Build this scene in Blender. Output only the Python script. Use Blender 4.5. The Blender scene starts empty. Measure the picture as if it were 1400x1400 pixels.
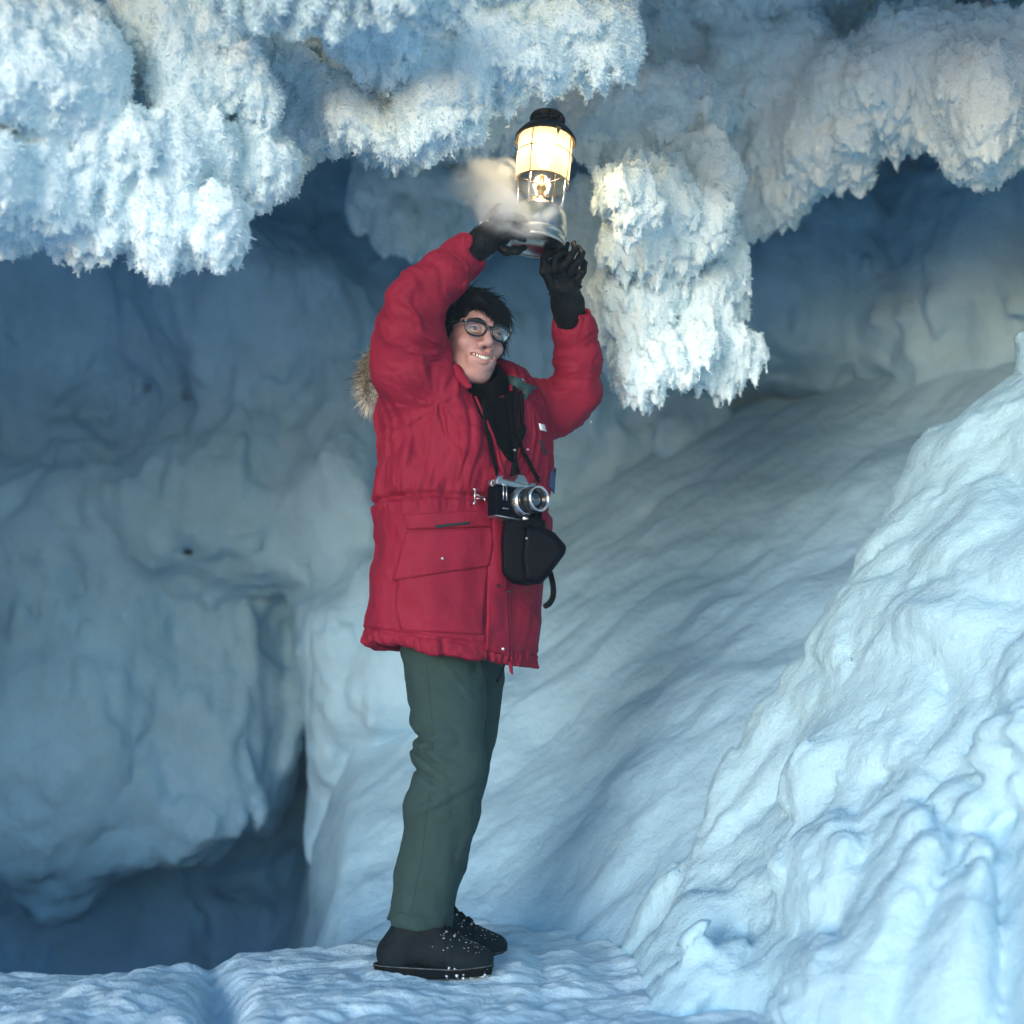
import bpy, math, time
import numpy as np
from mathutils import Vector, Matrix
from mathutils.bvhtree import BVHTree
T0 = time.time()
R = math.radians
# ------------------------------------------------------------------ camera, sky, sun, exposure
S = bpy.context.scene
COL = S.collection
CAM_H, PITCH, F = 0.683, R(8.1), 1750.0
cam = bpy.data.cameras.new('camera'); camo = bpy.data.objects.new('camera', cam); COL.objects.link(camo)
camo.location = (0, 0, CAM_H); camo.rotation_euler = (R(90) + PITCH, 0, 0)
cam.sensor_width = 36; cam.sensor_fit = 'HORIZONTAL'; cam.lens = 36 * F / 1400
cam.clip_start = 0.05; cam.clip_end = 400
cam.dof.use_dof = True; cam.dof.focus_distance = 3.25; cam.dof.aperture_fstop = 1.6
S.camera = camo
SUN_EL, SUN_AZ = 8.0, -26.0          # low sun behind the camera, a little to its left, in place of a camera flash
w = bpy.data.worlds.new('World'); S.world = w; w.use_nodes = True
nt = w.node_tree; nt.nodes.clear()
sky = nt.nodes.new('ShaderNodeTexSky'); sky.sky_type = 'NISHITA'; sky.sun_disc = False
sky.sun_elevation = R(SUN_EL); sky.sun_rotation = R(180 - SUN_AZ)
sky.air_density = 1.0; sky.dust_density = 0.3; sky.ozone_density = 3.0
bg = nt.nodes.new('ShaderNodeBackground'); bg.inputs[1].default_value = 0.15
out = nt.nodes.new('ShaderNodeOutputWorld')
nt.links.new(sky.outputs[0], bg.inputs[0]); nt.links.new(bg.outputs[0], out.inputs[0])
sun = bpy.data.lights.new('sun', 'SUN'); suno = bpy.data.objects.new('sun', sun); COL.objects.link(suno)
sun.energy = 0.5; sun.angle = R(24); sun.color = (1.0, 0.995, 0.985)
_d = Vector((math.sin(R(-SUN_AZ)) , math.cos(R(SUN_AZ)), -math.tan(R(SUN_EL))))   # travel direction of the sunlight
suno.rotation_euler = (-_d).to_track_quat('Z', 'Y').to_euler()
S.view_settings.view_transform = 'Standard'; S.view_settings.look = 'None'
S.view_settings.gamma = 1; S.view_settings.use_curve_mapping = False
S.view_settings.exposure = 1.8
S.cycles.use_denoising = True
S.cycles.max_bounces = 8; S.cycles.diffuse_bounces = 4; S.cycles.glossy_bounces = 3
S.cycles.transmission_bounces = 6; S.cycles.transparent_max_bounces = 12; S.cycles.volume_bounces = 3
S.cycles.sample_clamp_indirect = 6

# ------------------------------------------------------------------ toolkit
CP, SP = math.cos(PITCH), math.sin(PITCH)
def P(px, py, Y):
    """point of the place seen at photo pixel (px, py) that lies Y metres ahead"""
    dx, dy = (px - 700) / F, (700 - py) / F
    s = Y / (CP - dy * SP)
    return np.array([dx * s, Y, CAM_H + s * (SP + dy * CP)])
def M(px, Y): return px / F * Y * 1.0     # pixel length to metres
RS = np.random.RandomState(7)
_V = RS.rand(64, 64, 64).astype(np.float32) * 2 - 1
def vnoise(x, y, z):
    x = np.asarray(x, np.float32); y = np.asarray(y, np.float32); z = np.asarray(z, np.float32)
    xi = np.floor(x); yi = np.floor(y); zi = np.floor(z)
    fx = x - xi; fy = y - yi; fz = z - zi
    fx = fx * fx * (3 - 2 * fx); fy = fy * fy * (3 - 2 * fy); fz = fz * fz * (3 - 2 * fz)
    xi = xi.astype(np.int32) & 63; yi = yi.astype(np.int32) & 63; zi = zi.astype(np.int32) & 63
    x1 = (xi + 1) & 63; y1 = (yi + 1) & 63; z1 = (zi + 1) & 63
    a = _V[xi, yi, zi] * (1 - fx) + _V[x1, yi, zi] * fx
    b = _V[xi, y1, zi] * (1 - fx) + _V[x1, y1, zi] * fx
    c = _V[xi, yi, z1] * (1 - fx) + _V[x1, yi, z1] * fx
    d = _V[xi, y1, z1] * (1 - fx) + _V[x1, y1, z1] * fx
    a = a * (1 - fy) + b * fy; c = c * (1 - fy) + d * fy
    return a * (1 - fz) + c * fz
def fbm(x, y, z, o=3, g=0.5, l=2.03):
    s = 0; a = 1.0; n = 0
    for i in range(o):
        s = s + a * vnoise(x + 13.7 * i, y + 5.1 * i, z + 9.3 * i); n += a
        a *= g; x = x * l; y = y * l; z = z * l
    return s / n
def billow(x, y, z, o=3, g=0.5, l=2.1):      # rounded bumps with sharp creases
    s = 0; a = 1.0; n = 0
    for i in range(o):
        s = s + a * (np.abs(vnoise(x + 3.7 * i, y + 15.1 * i, z + 7.3 * i)) * 3.2 - 1); n += a
        a *= g; x = x * l; y = y * l; z = z * l
    return s / n
_CJ = RS.rand(128, 128, 3).astype(np.float32)
def cones(x, y, power=1.0):
    """0..1 spikes on a jittered grid"""
    xi = np.floor(x).astype(np.int32); yi = np.floor(y).astype(np.int32)
    best = np.zeros(np.broadcast(x, y).shape, np.float32)
    for i in (-1, 0, 1):
        for j in (-1, 0, 1):
            c = _CJ[(xi + i) & 127, (yi + j) & 127]
            r = np.sqrt((x - xi - i - c[..., 0]) ** 2 + (y - yi - j - c[..., 1]) ** 2)
            best = np.maximum(best, (0.25 + 0.75 * c[..., 2]) * np.clip(1 - r / 0.85, 0, 1) ** power)
    return best
def worley(x, y, z):
    """rounded bumps packed side by side: 1 on top of a bump, about 0 in the creases"""
    x = np.asarray(x, np.float32); y = np.asarray(y, np.float32); z = np.asarray(z, np.float32)
    bx = np.floor(x - 0.5).astype(np.int32); by = np.floor(y - 0.5).astype(np.int32); bz = np.floor(z - 0.5).astype(np.int32)
    best = np.full(x.shape, 9.0, np.float32)
    for i in (0, 1):
        for j in (0, 1):
            for k in (0, 1):
                a, b, c = (bx + i) & 63, (by + j) & 63, (bz + k) & 63
                dx = bx + i + 0.5 + 0.38 * _V[a, b, c] - x; dy = by + j + 0.5 + 0.38 * _V[b, c, a] - y; dz = bz + k + 0.5 + 0.38 * _V[c, a, b] - z
                best = np.minimum(best, dx * dx + dy * dy + dz * dz)
    return 1 - np.minimum(best * 1.6, 1.3)
def smin(a, b, k):
    h = np.clip(0.5 + 0.5 * (b - a) / k, 0, 1)
    return b * (1 - h) + a * h - k * h * (1 - h)
def smax(a, b, k): return -smin(-a, -b, k)

class Grid:
    def __init__(s, lo, hi, h, fill=0.6):
        s.lo = np.array(lo, np.float32); s.h = h
        s.n = [int(math.ceil((hi[i] - lo[i]) / h)) + 1 for i in range(3)]
        s.ax = [s.lo[i] + h * np.arange(s.n[i], dtype=np.float32) for i in range(3)]
        s.d = np.full(s.n, fill, np.float32)
    def win(s, lo, hi):
        sl = []
        for i in range(3):
            a = int(np.clip((lo[i] - s.lo[i]) / s.h, 0, s.n[i] - 1)); b = int(np.clip((hi[i] - s.lo[i]) / s.h + 2, 1, s.n[i]))
            sl.append(slice(a, b))
        return tuple(sl), s.ax[0][sl[0]][:, None, None], s.ax[1][sl[1]][None, :, None], s.ax[2][sl[2]][None, None, :]
    def put(s, sl, d, k, sub=False):
        if d.size == 0: return
        if sub: s.d[sl] = smax(s.d[sl], -d, k)
        else: s.d[sl] = smin(s.d[sl], d, k)
    def ell(s, c, r, k=0.02, rot=None, sub=False, m=0.05):
        r = np.array(r, np.float32) * np.ones(3); rr = max(r) if rot is not None else r
        e = rr + k + m
        sl, X, Y, Z = s.win(np.array(c) - e, np.array(c) + e)
        X = X - c[0]; Y = Y - c[1]; Z = Z - c[2]
        if rot is not None:
            X, Y, Z = (rot[0][i] * X + rot[1][i] * Y + rot[2][i] * Z for i in range(3))
        k0 = np.sqrt((X / r[0]) ** 2 + (Y / r[1]) ** 2 + (Z / r[2]) ** 2)
        k1 = np.sqrt((X / r[0] ** 2) ** 2 + (Y / r[1] ** 2) ** 2 + (Z / r[2] ** 2) ** 2) + 1e-6
        s.put(sl, k0 * (k0 - 1) / k1, k, sub)
    def cap(s, a, b, r1, r2, k=0.02, sub=False, m=0.05, flat=None):
        a = np.array(a, float); b = np.array(b, float); e = max(r1, r2) + k + m
        sl, X, Y, Z = s.win(np.minimum(a, b) - e, np.maximum(a, b) + e)
        v = b - a; L2 = float(v @ v) + 1e-9
        t = np.clip(((X - a[0]) * v[0] + (Y - a[1]) * v[1] + (Z - a[2]) * v[2]) / L2, 0, 1)
        d = np.sqrt((X - a[0] - t * v[0]) ** 2 + (Y - a[1] - t * v[1]) ** 2 + (Z - a[2] - t * v[2]) ** 2) - (r1 + (r2 - r1) * t)
        s.put(sl, d, k, sub)
    def chain(s, pts, rs, k=0.02, sub=False, m=0.05):
        for i in range(len(pts) - 1): s.cap(pts[i], pts[i + 1], rs[i], rs[i + 1], k, sub, m)
    def band(s, fn, w):
        """add fn(x,y,z,d) to the field near its surface"""
        idx = np.nonzero(np.abs(s.d) < w)
        x = s.ax[0][idx[0]]; y = s.ax[1][idx[1]]; z = s.ax[2][idx[2]]
        d = s.d[idx]; s.d[idx] = d + fn(x, y, z, d)
    def drip(s, hfun):
        """pull the undersides down by hfun(x, y): a fringe of spikes"""
        X = s.ax[0][:, None]; Y = s.ax[1][None, :]
        q = (hfun(X, Y) / s.h)[:, :, None] + np.arange(s.n[2], dtype=np.float32)[None, None, :]
        q = np.clip(q, 0, s.n[2] - 1.001); i0 = q.astype(np.int32); f = (q - i0).astype(np.float32)
        s.d = np.take_along_axis(s.d, i0, 2) * (1 - f) + np.take_along_axis(s.d, i0 + 1, 2) * f
    def mesh(s, keep=None):
        d = s.d; pad = 0.01
        for i in range(3):
            for e in (0, -1):
                sl = [slice(None)] * 3; sl[i] = e; d[tuple(sl)] = np.maximum(d[tuple(sl)], pad)
        ins = d < 0
        c = np.zeros(tuple(n - 1 for n in s.n), np.int8)
        for i in (0, 1):
            for j in (0, 1):
                for k in (0, 1):
                    c += ins[i:s.n[0] - 1 + i, j:s.n[1] - 1 + j, k:s.n[2] - 1 + k]
        act = (c > 0) & (c < 8)
        I = np.array(np.nonzero(act)).T
        vid = np.full(act.shape, -1, np.int32); vid[act] = np.arange(len(I))
        acc = np.zeros((len(I), 3), np.float32); cnt = np.zeros(len(I), np.float32)
        cor = [(i, j, k) for i in (0, 1) for j in (0, 1) for k in (0, 1)]
        val = {q: d[I[:, 0] + q[0], I[:, 1] + q[1], I[:, 2] + q[2]] for q in cor}
        for a in range(3):
            for q in cor:
                if q[a]: continue
                r = list(q); r[a] = 1; r = tuple(r)
                A, B = val[q], val[r]; m = (A < 0) != (B < 0)
                t = np.where(m, A / np.where(m, A - B, 1), 0)
                p = np.array(q, np.float32)[None, :] + np.zeros((len(I), 1), np.float32); p[:, a] += t
                acc += p * m[:, None]; cnt += m
        V = (I + acc / cnt[:, None]) * s.h + s.lo
        Q = []
        for a in range(3):
            b, cc = [(1, 2), (2, 0), (0, 1)][a]
            sl0 = [slice(1, n - 1) for n in s.n]; sl1 = [slice(1, n - 1) for n in s.n]
            sl0[a] = slice(0, s.n[a] - 1); sl1[a] = slice(1, s.n[a])
            A = ins[tuple(sl0)]; B = ins[tuple(sl1)]
            for flip in (False, True):
                E = np.array(np.nonzero((A & ~B) if not flip else (~A & B))).T
                if not len(E): continue
                E = E + np.array([0 if q == a else 1 for q in range(3)])
                def v(ob, oc):
                    G = E.copy(); G[:, b] += ob; G[:, cc] += oc
                    return vid[G[:, 0], G[:, 1], G[:, 2]]
                q4 = np.stack([v(-1, -1), v(0, -1), v(0, 0), v(-1, 0)], 1)
                Q.append(q4[:, ::-1] if flip else q4)
        Q = np.concatenate(Q)
        if keep is None: return V, Q
        lab = np.arange(len(V)); E = np.concatenate([Q[:, [0, 1]], Q[:, [1, 2]], Q[:, [2, 3]], Q[:, [3, 0]]])
        for _ in range(200):
            old = lab.copy(); m = np.minimum(lab[E[:, 0]], lab[E[:, 1]])
            np.minimum.at(lab, E[:, 0], m); np.minimum.at(lab, E[:, 1], m); lab = lab[lab]; lab = lab[lab]
            if (old == lab).all(): break
        u, inv, n = np.unique(lab, return_inverse=True, return_counts=True); ok = n[inv] > keep
        new = np.cumsum(ok) - 1
        return V[ok], new[Q[ok[Q[:, 0]]]]

def relax(V, Q, n=1, f=0.5):
    for _ in range(n):
        A = np.zeros_like(V); c = np.zeros(len(V), np.float32)
        for i in range(4):
            for j in (1, 3):
                np.add.at(A, Q[:, i], V[Q[:, (i + j) % 4]]); np.add.at(c, Q[:, i], 1)
        V = V * (1 - f) + f * A / np.maximum(c, 1)[:, None]
    return V
def mk(name, V, Q, mat=None, parent=None, smooth=True, link=True):
    me = bpy.data.meshes.new(name); V = np.asarray(V, np.float32)
    if isinstance(Q, np.ndarray):
        me.vertices.add(len(V)); me.vertices.foreach_set('co', V.ravel())
        k = Q.shape[1]; me.loops.add(Q.size); me.loops.foreach_set('vertex_index', Q.astype(np.int32).ravel())
        me.polygons.add(len(Q)); me.polygons.foreach_set('loop_start', np.arange(0, Q.size, k, dtype=np.int32))
        me.update(calc_edges=True)
    else:
        me.from_pydata([tuple(map(float, v)) for v in V], [], [tuple(map(int, q)) for q in Q]); me.update()
    if smooth: me.polygons.foreach_set('use_smooth', np.ones(len(me.polygons), bool))
    o = bpy.data.objects.new(name, me)
    if mat: me.materials.append(mat)
    if link: COL.objects.link(o)
    if parent: attach(o, parent)
    return o
def attach(o, parent):
    bpy.context.view_layer.update()
    o.parent = parent; o.matrix_parent_inverse = parent.matrix_world.inverted()
def tag(o, label=None, cat=None, group=None, kind=None):
    if label: o['label'] = label
    if cat: o['category'] = cat
    if group: o['group'] = group
    if kind: o['kind'] = kind
    return o
def empty(name, loc, label=None, cat=None, group=None):
    o = bpy.data.objects.new(name, None); COL.objects.link(o); o.location = loc; o.empty_display_size = 0.1
    bpy.context.view_layer.update()
    return tag(o, label, cat, group)
class MB:
    """collects simple shapes into one mesh"""
    def __init__(s): s.V = []; s.F = []
    def add(s, V, Fs):
        n = len(s.V); s.V += [tuple(map(float, v)) for v in V]; s.F += [tuple(n + i for i in f) for f in Fs]
    def tube(s, pts, r, seg=8, cap=True, flat=1.0, nrm=None):
        pts = [Vector(p) for p in pts]; n = len(pts); rs = r if hasattr(r, '__len__') else [r] * n
        V = []; up = None
        for i, p in enumerate(pts):
            t = (pts[min(i + 1, n - 1)] - pts[max(i - 1, 0)]).normalized()
            if nrm is not None: up = Vector(nrm if not callable(nrm) else nrm(i))
            elif up is None: up = Vector((0, 0, 1)) if abs(t.z) < 0.9 else Vector((0, 1, 0))
            a = t.cross(up).normalized(); b = a.cross(t).normalized(); up = b
            for k in range(seg):
                an = 2 * math.pi * k / seg
                V.append(p + a * math.cos(an) * rs[i] + b * math.sin(an) * rs[i] * flat)
        Fs = [(i * seg + k, i * seg + (k + 1) % seg, (i + 1) * seg + (k + 1) % seg, (i + 1) * seg + k) for i in range(n - 1) for k in range(seg)]
        if cap: Fs += [tuple(range(seg))[::-1], tuple((n - 1) * seg + k for k in range(seg))]
        s.add(V, Fs)
    def lathe(s, prof, seg=40, mat=None, sx=1, sy=1):
        V = []; 
        for r, z in prof:
            for k in range(seg):
                a = 2 * math.pi * k / seg; V.append(Vector((r * math.cos(a) * sx, r * math.sin(a) * sy, z)))
        n = len(prof)
        if mat: V = [mat @ v for v in V]
        Fs = [(i * seg + k, i * seg + (k + 1) % seg, (i + 1) * seg + (k + 1) % seg, (i + 1) * seg + k) for i in range(n - 1) for k in range(seg)]
        s.add(V, Fs)
    def box(s, c, x, y, z, bev=0.0):
        c = Vector(c); x = Vector(x); y = Vector(y); z = Vector(z)
        V = [c + x * i + y * j + z * k for i in (-1, 1) for j in (-1, 1) for k in (-1, 1)]
        s.add(V, [(0, 1, 3, 2), (4, 6, 7, 5), (0, 4, 5, 1), (2, 3, 7, 6), (0, 2, 6, 4), (1, 5, 7, 3)])
    def ball(s, c, r, seg=10, mat=None):
        n = seg; V = []; c = Vector(c)
        for i in range(n + 1):
            t = math.pi * i / n
            for k in range(2 * n):
                a = math.pi * k / n; v = Vector((math.sin(t) * math.cos(a), math.sin(t) * math.sin(a), math.cos(t)))
                v = Vector((v.x * r[0], v.y * r[1], v.z * r[2])) if hasattr(r, '__len__') else v * r
                V.append(c + (mat @ v if mat else v))
        s.add(V, [(i * 2 * n + k, (i + 1) * 2 * n + k, (i + 1) * 2 * n + (k + 1) % (2 * n), i * 2 * n + (k + 1) % (2 * n)) for i in range(n) for k in range(2 * n)])
    def build(s, name, mat, parent=None, smooth=True, bevel=0):
        o = mk(name, s.V, s.F, mat, parent, smooth)
        if bevel:
            m = o.modifiers.new('bevel', 'BEVEL'); m.width = bevel; m.segments = 2
        return o
def cat_rom(pts, n=8):
    pts = [np.array(p, float) for p in pts]; out = []
    q = [2 * pts[0] - pts[1]] + pts + [2 * pts[-1] - pts[-2]]
    for i in range(1, len(q) - 2):
        for k in range(n):
            t = k / n
            out.append(0.5 * (2 * q[i] + (q[i + 1] - q[i - 1]) * t + (2 * q[i - 1] - 5 * q[i] + 4 * q[i + 1] - q[i + 2]) * t * t + (3 * q[i] - q[i - 1] - 3 * q[i + 1] + q[i + 2]) * t ** 3))
    return out + [pts[-1]]

# ------------------------------------------------------------------ materials
def mat(name, col, rough=0.6, metal=0.0, bump=None, var=None, spec=0.5, sss=0, sheen=0, coat=0):
    """bump = [(scale, strength, distance, kind)], var = (scale, amount) of colour change"""
    m = bpy.data.materials.new(name); m.use_nodes = True; t = m.node_tree; b = t.nodes['Principled BSDF']
    b.inputs['Base Color'].default_value = (*col, 1); b.inputs['Roughness'].default_value = rough
    b.inputs['Metallic'].default_value = metal; b.inputs['Specular IOR Level'].default_value = spec
    b.inputs['Subsurface Weight'].default_value = sss; b.inputs['Sheen Weight'].default_value = sheen; b.inputs['Coat Weight'].default_value = coat
    if sss: b.inputs['Subsurface Radius'].default_value = (0.03, 0.045, 0.06); b.inputs['Subsurface Scale'].default_value = 0.5
    tc = t.nodes.new('ShaderNodeTexCoord')
    if var:
        n = t.nodes.new('ShaderNodeTexNoise'); n.inputs['Scale'].default_value = var[0]; n.inputs['Detail'].default_value = 6; n.inputs['Roughness'].default_value = 0.65
        t.links.new(tc.outputs['Object'], n.inputs['Vector'])
        r = t.nodes.new('ShaderNodeValToRGB')
        lo = [c * (1 - var[1]) for c in col]; hi = [min(1, c * (1 + var[1])) for c in col]
        if len(var) > 2: lo = var[2]
        r.color_ramp.elements[0].color = (*lo, 1); r.color_ramp.elements[1].color = (*hi, 1)
        r.color_ramp.elements[0].position = 0.3; r.color_ramp.elements[1].position = 0.7
        t.links.new(n.outputs['Fac'], r.inputs[0]); t.links.new(r.outputs[0], b.inputs['Base Color'])
    last = None
    for sc, st, di, kind in (bump or []):
        if kind == 'voronoi':
            n = t.nodes.new('ShaderNodeTexVoronoi'); n.inputs['Scale'].default_value = sc; o = n.outputs['Distance']
        elif kind == 'wave':
            n = t.nodes.new('ShaderNodeTexWave'); n.inputs['Scale'].default_value = sc; n.inputs['Distortion'].default_value = 1.0; o = n.outputs['Fac']
        else:
            n = t.nodes.new('ShaderNodeTexNoise'); n.inputs['Scale'].default_value = sc; n.inputs['Detail'].default_value = 5; n.inputs['Roughness'].default_value = 0.6; o = n.outputs['Fac']
        t.links.new(tc.outputs['Object'], n.inputs['Vector'])
        bp = t.nodes.new('ShaderNodeBump'); bp.inputs['Strength'].default_value = st; bp.inputs['Distance'].default_value = di
        t.links.new(o, bp.inputs['Height'])
        if last: t.links.new(last.outputs[0], bp.inputs['Normal'])
        last = bp
    if last: t.links.new(last.outputs[0], b.inputs['Normal'])
    return m
CRYST = bpy.data.materials.new('frost_crystal'); CRYST.use_nodes = True; _t = CRYST.node_tree; _t.nodes.clear()
_o = _t.nodes.new('ShaderNodeOutputMaterial'); _m = _t.nodes.new('ShaderNodeMixShader'); _a = _t.nodes.new('ShaderNodeBsdfDiffuse'); _b = _t.nodes.new('ShaderNodeBsdfTranslucent')
_a.inputs[0].default_value = (.84, .95, .99, 1); _b.inputs[0].default_value = (.84, .95, .99, 1); _m.inputs[0].default_value = .5
_t.links.new(_a.outputs[0], _m.inputs[1]); _t.links.new(_b.outputs[0], _m.inputs[2]); _t.links.new(_m.outputs[0], _o.inputs[0])
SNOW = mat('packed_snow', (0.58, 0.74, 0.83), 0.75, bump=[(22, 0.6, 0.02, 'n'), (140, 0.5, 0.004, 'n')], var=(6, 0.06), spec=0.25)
FROST = mat('hoar_frost', (0.76, 0.91, 0.98), 0.8, bump=[(70, 0.7, 0.008, 'n'), (260, 0.9, 0.003, 'n')], var=(15, 0.04), spec=0.2)
BANK_SNOW = mat('crusted_bank_snow', (0.44, 0.67, 0.79), 0.78, bump=[(22, 0.6, 0.02, 'n'), (140, 0.6, 0.004, 'n'), (420, 0.6, 0.002, 'n')], var=(6, 0.06), spec=0.25)
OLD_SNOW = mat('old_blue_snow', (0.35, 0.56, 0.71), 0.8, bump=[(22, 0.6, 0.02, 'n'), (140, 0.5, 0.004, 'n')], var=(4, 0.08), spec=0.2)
ICEW = mat('blue_ice_wall', (0.40, 0.64, 0.82), 0.6, bump=[(8, 0.6, 0.04, 'n'), (50, 0.5, 0.008, 'n')], var=(3, 0.14), spec=0.3)
# ================================================================== THE CAVE
# --- unseen snow, added to bounce daylight up under the roof
n = 60
gx = np.linspace(-6, 6, n)
gy = np.linspace(8.5, -7, n)
GX, GY = np.meshgrid(gx, gy, indexing='ij')
GZ = -1.9 + 0.0 * GX + 0.25 * fbm(GX * 0.1, GY * 0.1, GX * 0, 3)
idx = np.arange(n * n).reshape(n, n)
q = np.stack([idx[:-1, :-1], idx[:-1, 1:], idx[1:, 1:], idx[1:, :-1]], -1).reshape(-1, 4)
tag(mk('added_bounce_snow', np.stack([GX, GY, GZ], -1).reshape(-1, 3), q, SNOW), kind='structure')

# --- cave shell (side walls and roof) as one displaced vault, with an added mouth behind the camera that lets frontal daylight in
ns, ny = 260, 230
th = np.linspace(-0.35, math.pi + 0.35, ns); yy = np.linspace(1.35, 8.8, ny)
TH, YY = np.meshgrid(th, yy, indexing='ij')
clo = np.sqrt(np.clip(1 - ((YY - 5.0) / 3.9).clip(0, 1) ** 2, 0.0, 1))
hw = (2.75 + 0.25 * YY / 4) * (0.25 + 0.75 * clo)
hh = (2.35 + np.clip((YY - 2.4) * 0.30, -0.2, 1.2)) * (0.4 + 0.6 * clo)
ct = np.cos(TH); st = np.sin(TH)
X = hw * np.sign(ct) * np.abs(ct) ** 0.8; Z = 0.35 + hh * np.sign(st) * np.abs(st) ** 0.8
dn = 0.20 * fbm(X * 1.1, YY * 1.1, Z * 1.1, 3) + 0.07 * billow(X * 4, YY * 4, Z * 3, 3)
X = X - ct * dn; Z = Z - st * dn
idx = np.arange(ns * ny).reshape(ns, ny)
q = np.stack([idx[:-1, :-1], idx[:-1, 1:], idx[1:, 1:], idx[1:, :-1]], -1).reshape(-1, 4)
tag(mk('cave_vault', np.stack([X, YY, Z], -1).reshape(-1, 3), q, ICEW), kind='structure')

# --- back wall: one thick mass with bulges and hollows
g = Grid((-4.2, 3.9, -1.5), (4.2, 8.6, 4.0), 0.026, 1.0)
X = g.ax[0][:, None, None]; Y = g.ax[1][None, :, None]; Z = g.ax[2][None, None, :]
g.d[:] = 7.4 - 0.12 * X ** 2 + 0.10 * (Z - 1.2) - Y                  # the wall itself
def bulge(px, py, Y, rx, rz, ry=None, k=0.25, sub=False, rot=0.0):
    rx = M(rx, Y); rz = M(rz, Y); ry = ry or 0.5 * (rx + rz)
    c, s_ = math.cos(rot), math.sin(rot)
    rm = [[c, 0, s_], [0, 1, 0], [-s_, 0, c]] if rot else None
    g.ell(P(px, py, Y), (rx, ry, rz), k, rm, sub, 0.12)
bulge(330, 440, 6.2, 190, 120, 0.8, 0.22)                 # big smooth boulder of ice, upper left
bulge(40, 420, 6.2, 200, 200, 0.7, 0.35)
bulge(520, 470, 6.6, 90, 200, 0.5, 0.2)
bulge(380, 560, 6.3, 220, 60, 0.6, 0.25, rot=-0.6)
bulge(360, 720, 6.3, 200, 130, 0.7, 0.35)          # shelf under it
bulge(480, 700, 6.0, 70, 190, 0.5, 0.2)
bulge(180, 720, 6.1, 160, 120, 0.6, 0.35)
bulge(60, 760, 6.3, 170, 180, 0.7, 0.3)
bulge(290, 960, 6.3, 130, 190, 0.5, 0.25)                   # lower left mound
bulge(100, 1000, 6.1, 160, 240, 0.6, 0.2)
bulge(280, 1120, 6.2, 120, 90, 0.4, 0.2)
bulge(505, 1040, 5.9, 85, 260, 0.5, 0.2)                   # pillar left of the legs
bulge(560, 930, 5.6, 130, 160, 0.5, 0.2)
bulge(800, 640, 6.6, 150, 130, 0.6, 0.2)
bulge(930, 610, 6.4, 80, 90, 0.5, 0.08)
bulge(1100, 400, 6.2, 170, 190, 0.7, 0.2)
bulge(1330, 420, 5.8, 160, 260, 0.8, 0.2)
bulge(700, 330, 6.9, 200, 140, 0.5, 0.3)
bulge(400, 280, 6.7, 150, 120, 0.5, 0.3)
bulge(200, 300, 6.6, 150, 90, 0.5, 0.3)
bulge(660, 520, 6.4, 110, 190, 0.6, 0.3)
bulge(760, 470, 6.5, 120, 190, 0.6, 0.3)
bulge(350, 1270, 5.7, 150, 140, 1.8, 0.12, True)
bulge(395, 1130, 5.9, 48, 170, 1.2, 0.10, True, 0.2)
bulge(220, 1270, 5.6, 110, 80, 1.6, 0.12, True)             # black hollow bottom left
bulge(245, 748, 5.45, 20, 8, 0.5, 0.03, True)
bulge(310, 722, 5.7, 11, 14, 0.5, 0.03, True)
bulge(868, 678, 6.1, 20, 9, 0.4, 0.03, True)
bulge(806, 724, 6.1, 9, 12, 0.4, 0.03, True)
def wd(x, y, z, d):
    return -(0.16 * fbm(x * 1.6, y * 1.6, z * 1.3, 3) + 0.032 * billow(x * 5, y * 5, z * 2.2, 3) + 0.014 * fbm(x * 20, y * 20, z * 7, 2) + 0.030 * (worley(x * 5 + fbm(x * 3, y * 3, z * 3, 2), y * 5, z * 3.6) - 0.3) + 0.016 * (worley(x * 12, y * 12, z * 8) - 0.3))
g.band(wd, 0.3)
V, Q = g.mesh()
WALL = ICEW.copy(); t = WALL.node_tree; bs = t.nodes['Principled BSDF']; tc = t.nodes.new('ShaderNodeTexCoord')     # warm light spot on the left, painted as a tan tint
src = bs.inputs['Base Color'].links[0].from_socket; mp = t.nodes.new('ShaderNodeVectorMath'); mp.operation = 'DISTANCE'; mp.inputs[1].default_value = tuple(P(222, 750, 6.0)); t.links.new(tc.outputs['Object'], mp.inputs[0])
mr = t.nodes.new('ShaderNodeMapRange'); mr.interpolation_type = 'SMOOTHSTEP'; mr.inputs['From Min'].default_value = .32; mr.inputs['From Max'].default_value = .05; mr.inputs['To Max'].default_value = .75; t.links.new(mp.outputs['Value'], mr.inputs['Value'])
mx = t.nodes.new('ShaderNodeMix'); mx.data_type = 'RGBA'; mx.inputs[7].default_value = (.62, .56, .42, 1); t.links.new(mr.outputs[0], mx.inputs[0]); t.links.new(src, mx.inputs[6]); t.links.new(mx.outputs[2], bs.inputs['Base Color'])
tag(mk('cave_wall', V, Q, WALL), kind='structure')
print('wall', len(V), time.time() - T0)

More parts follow.
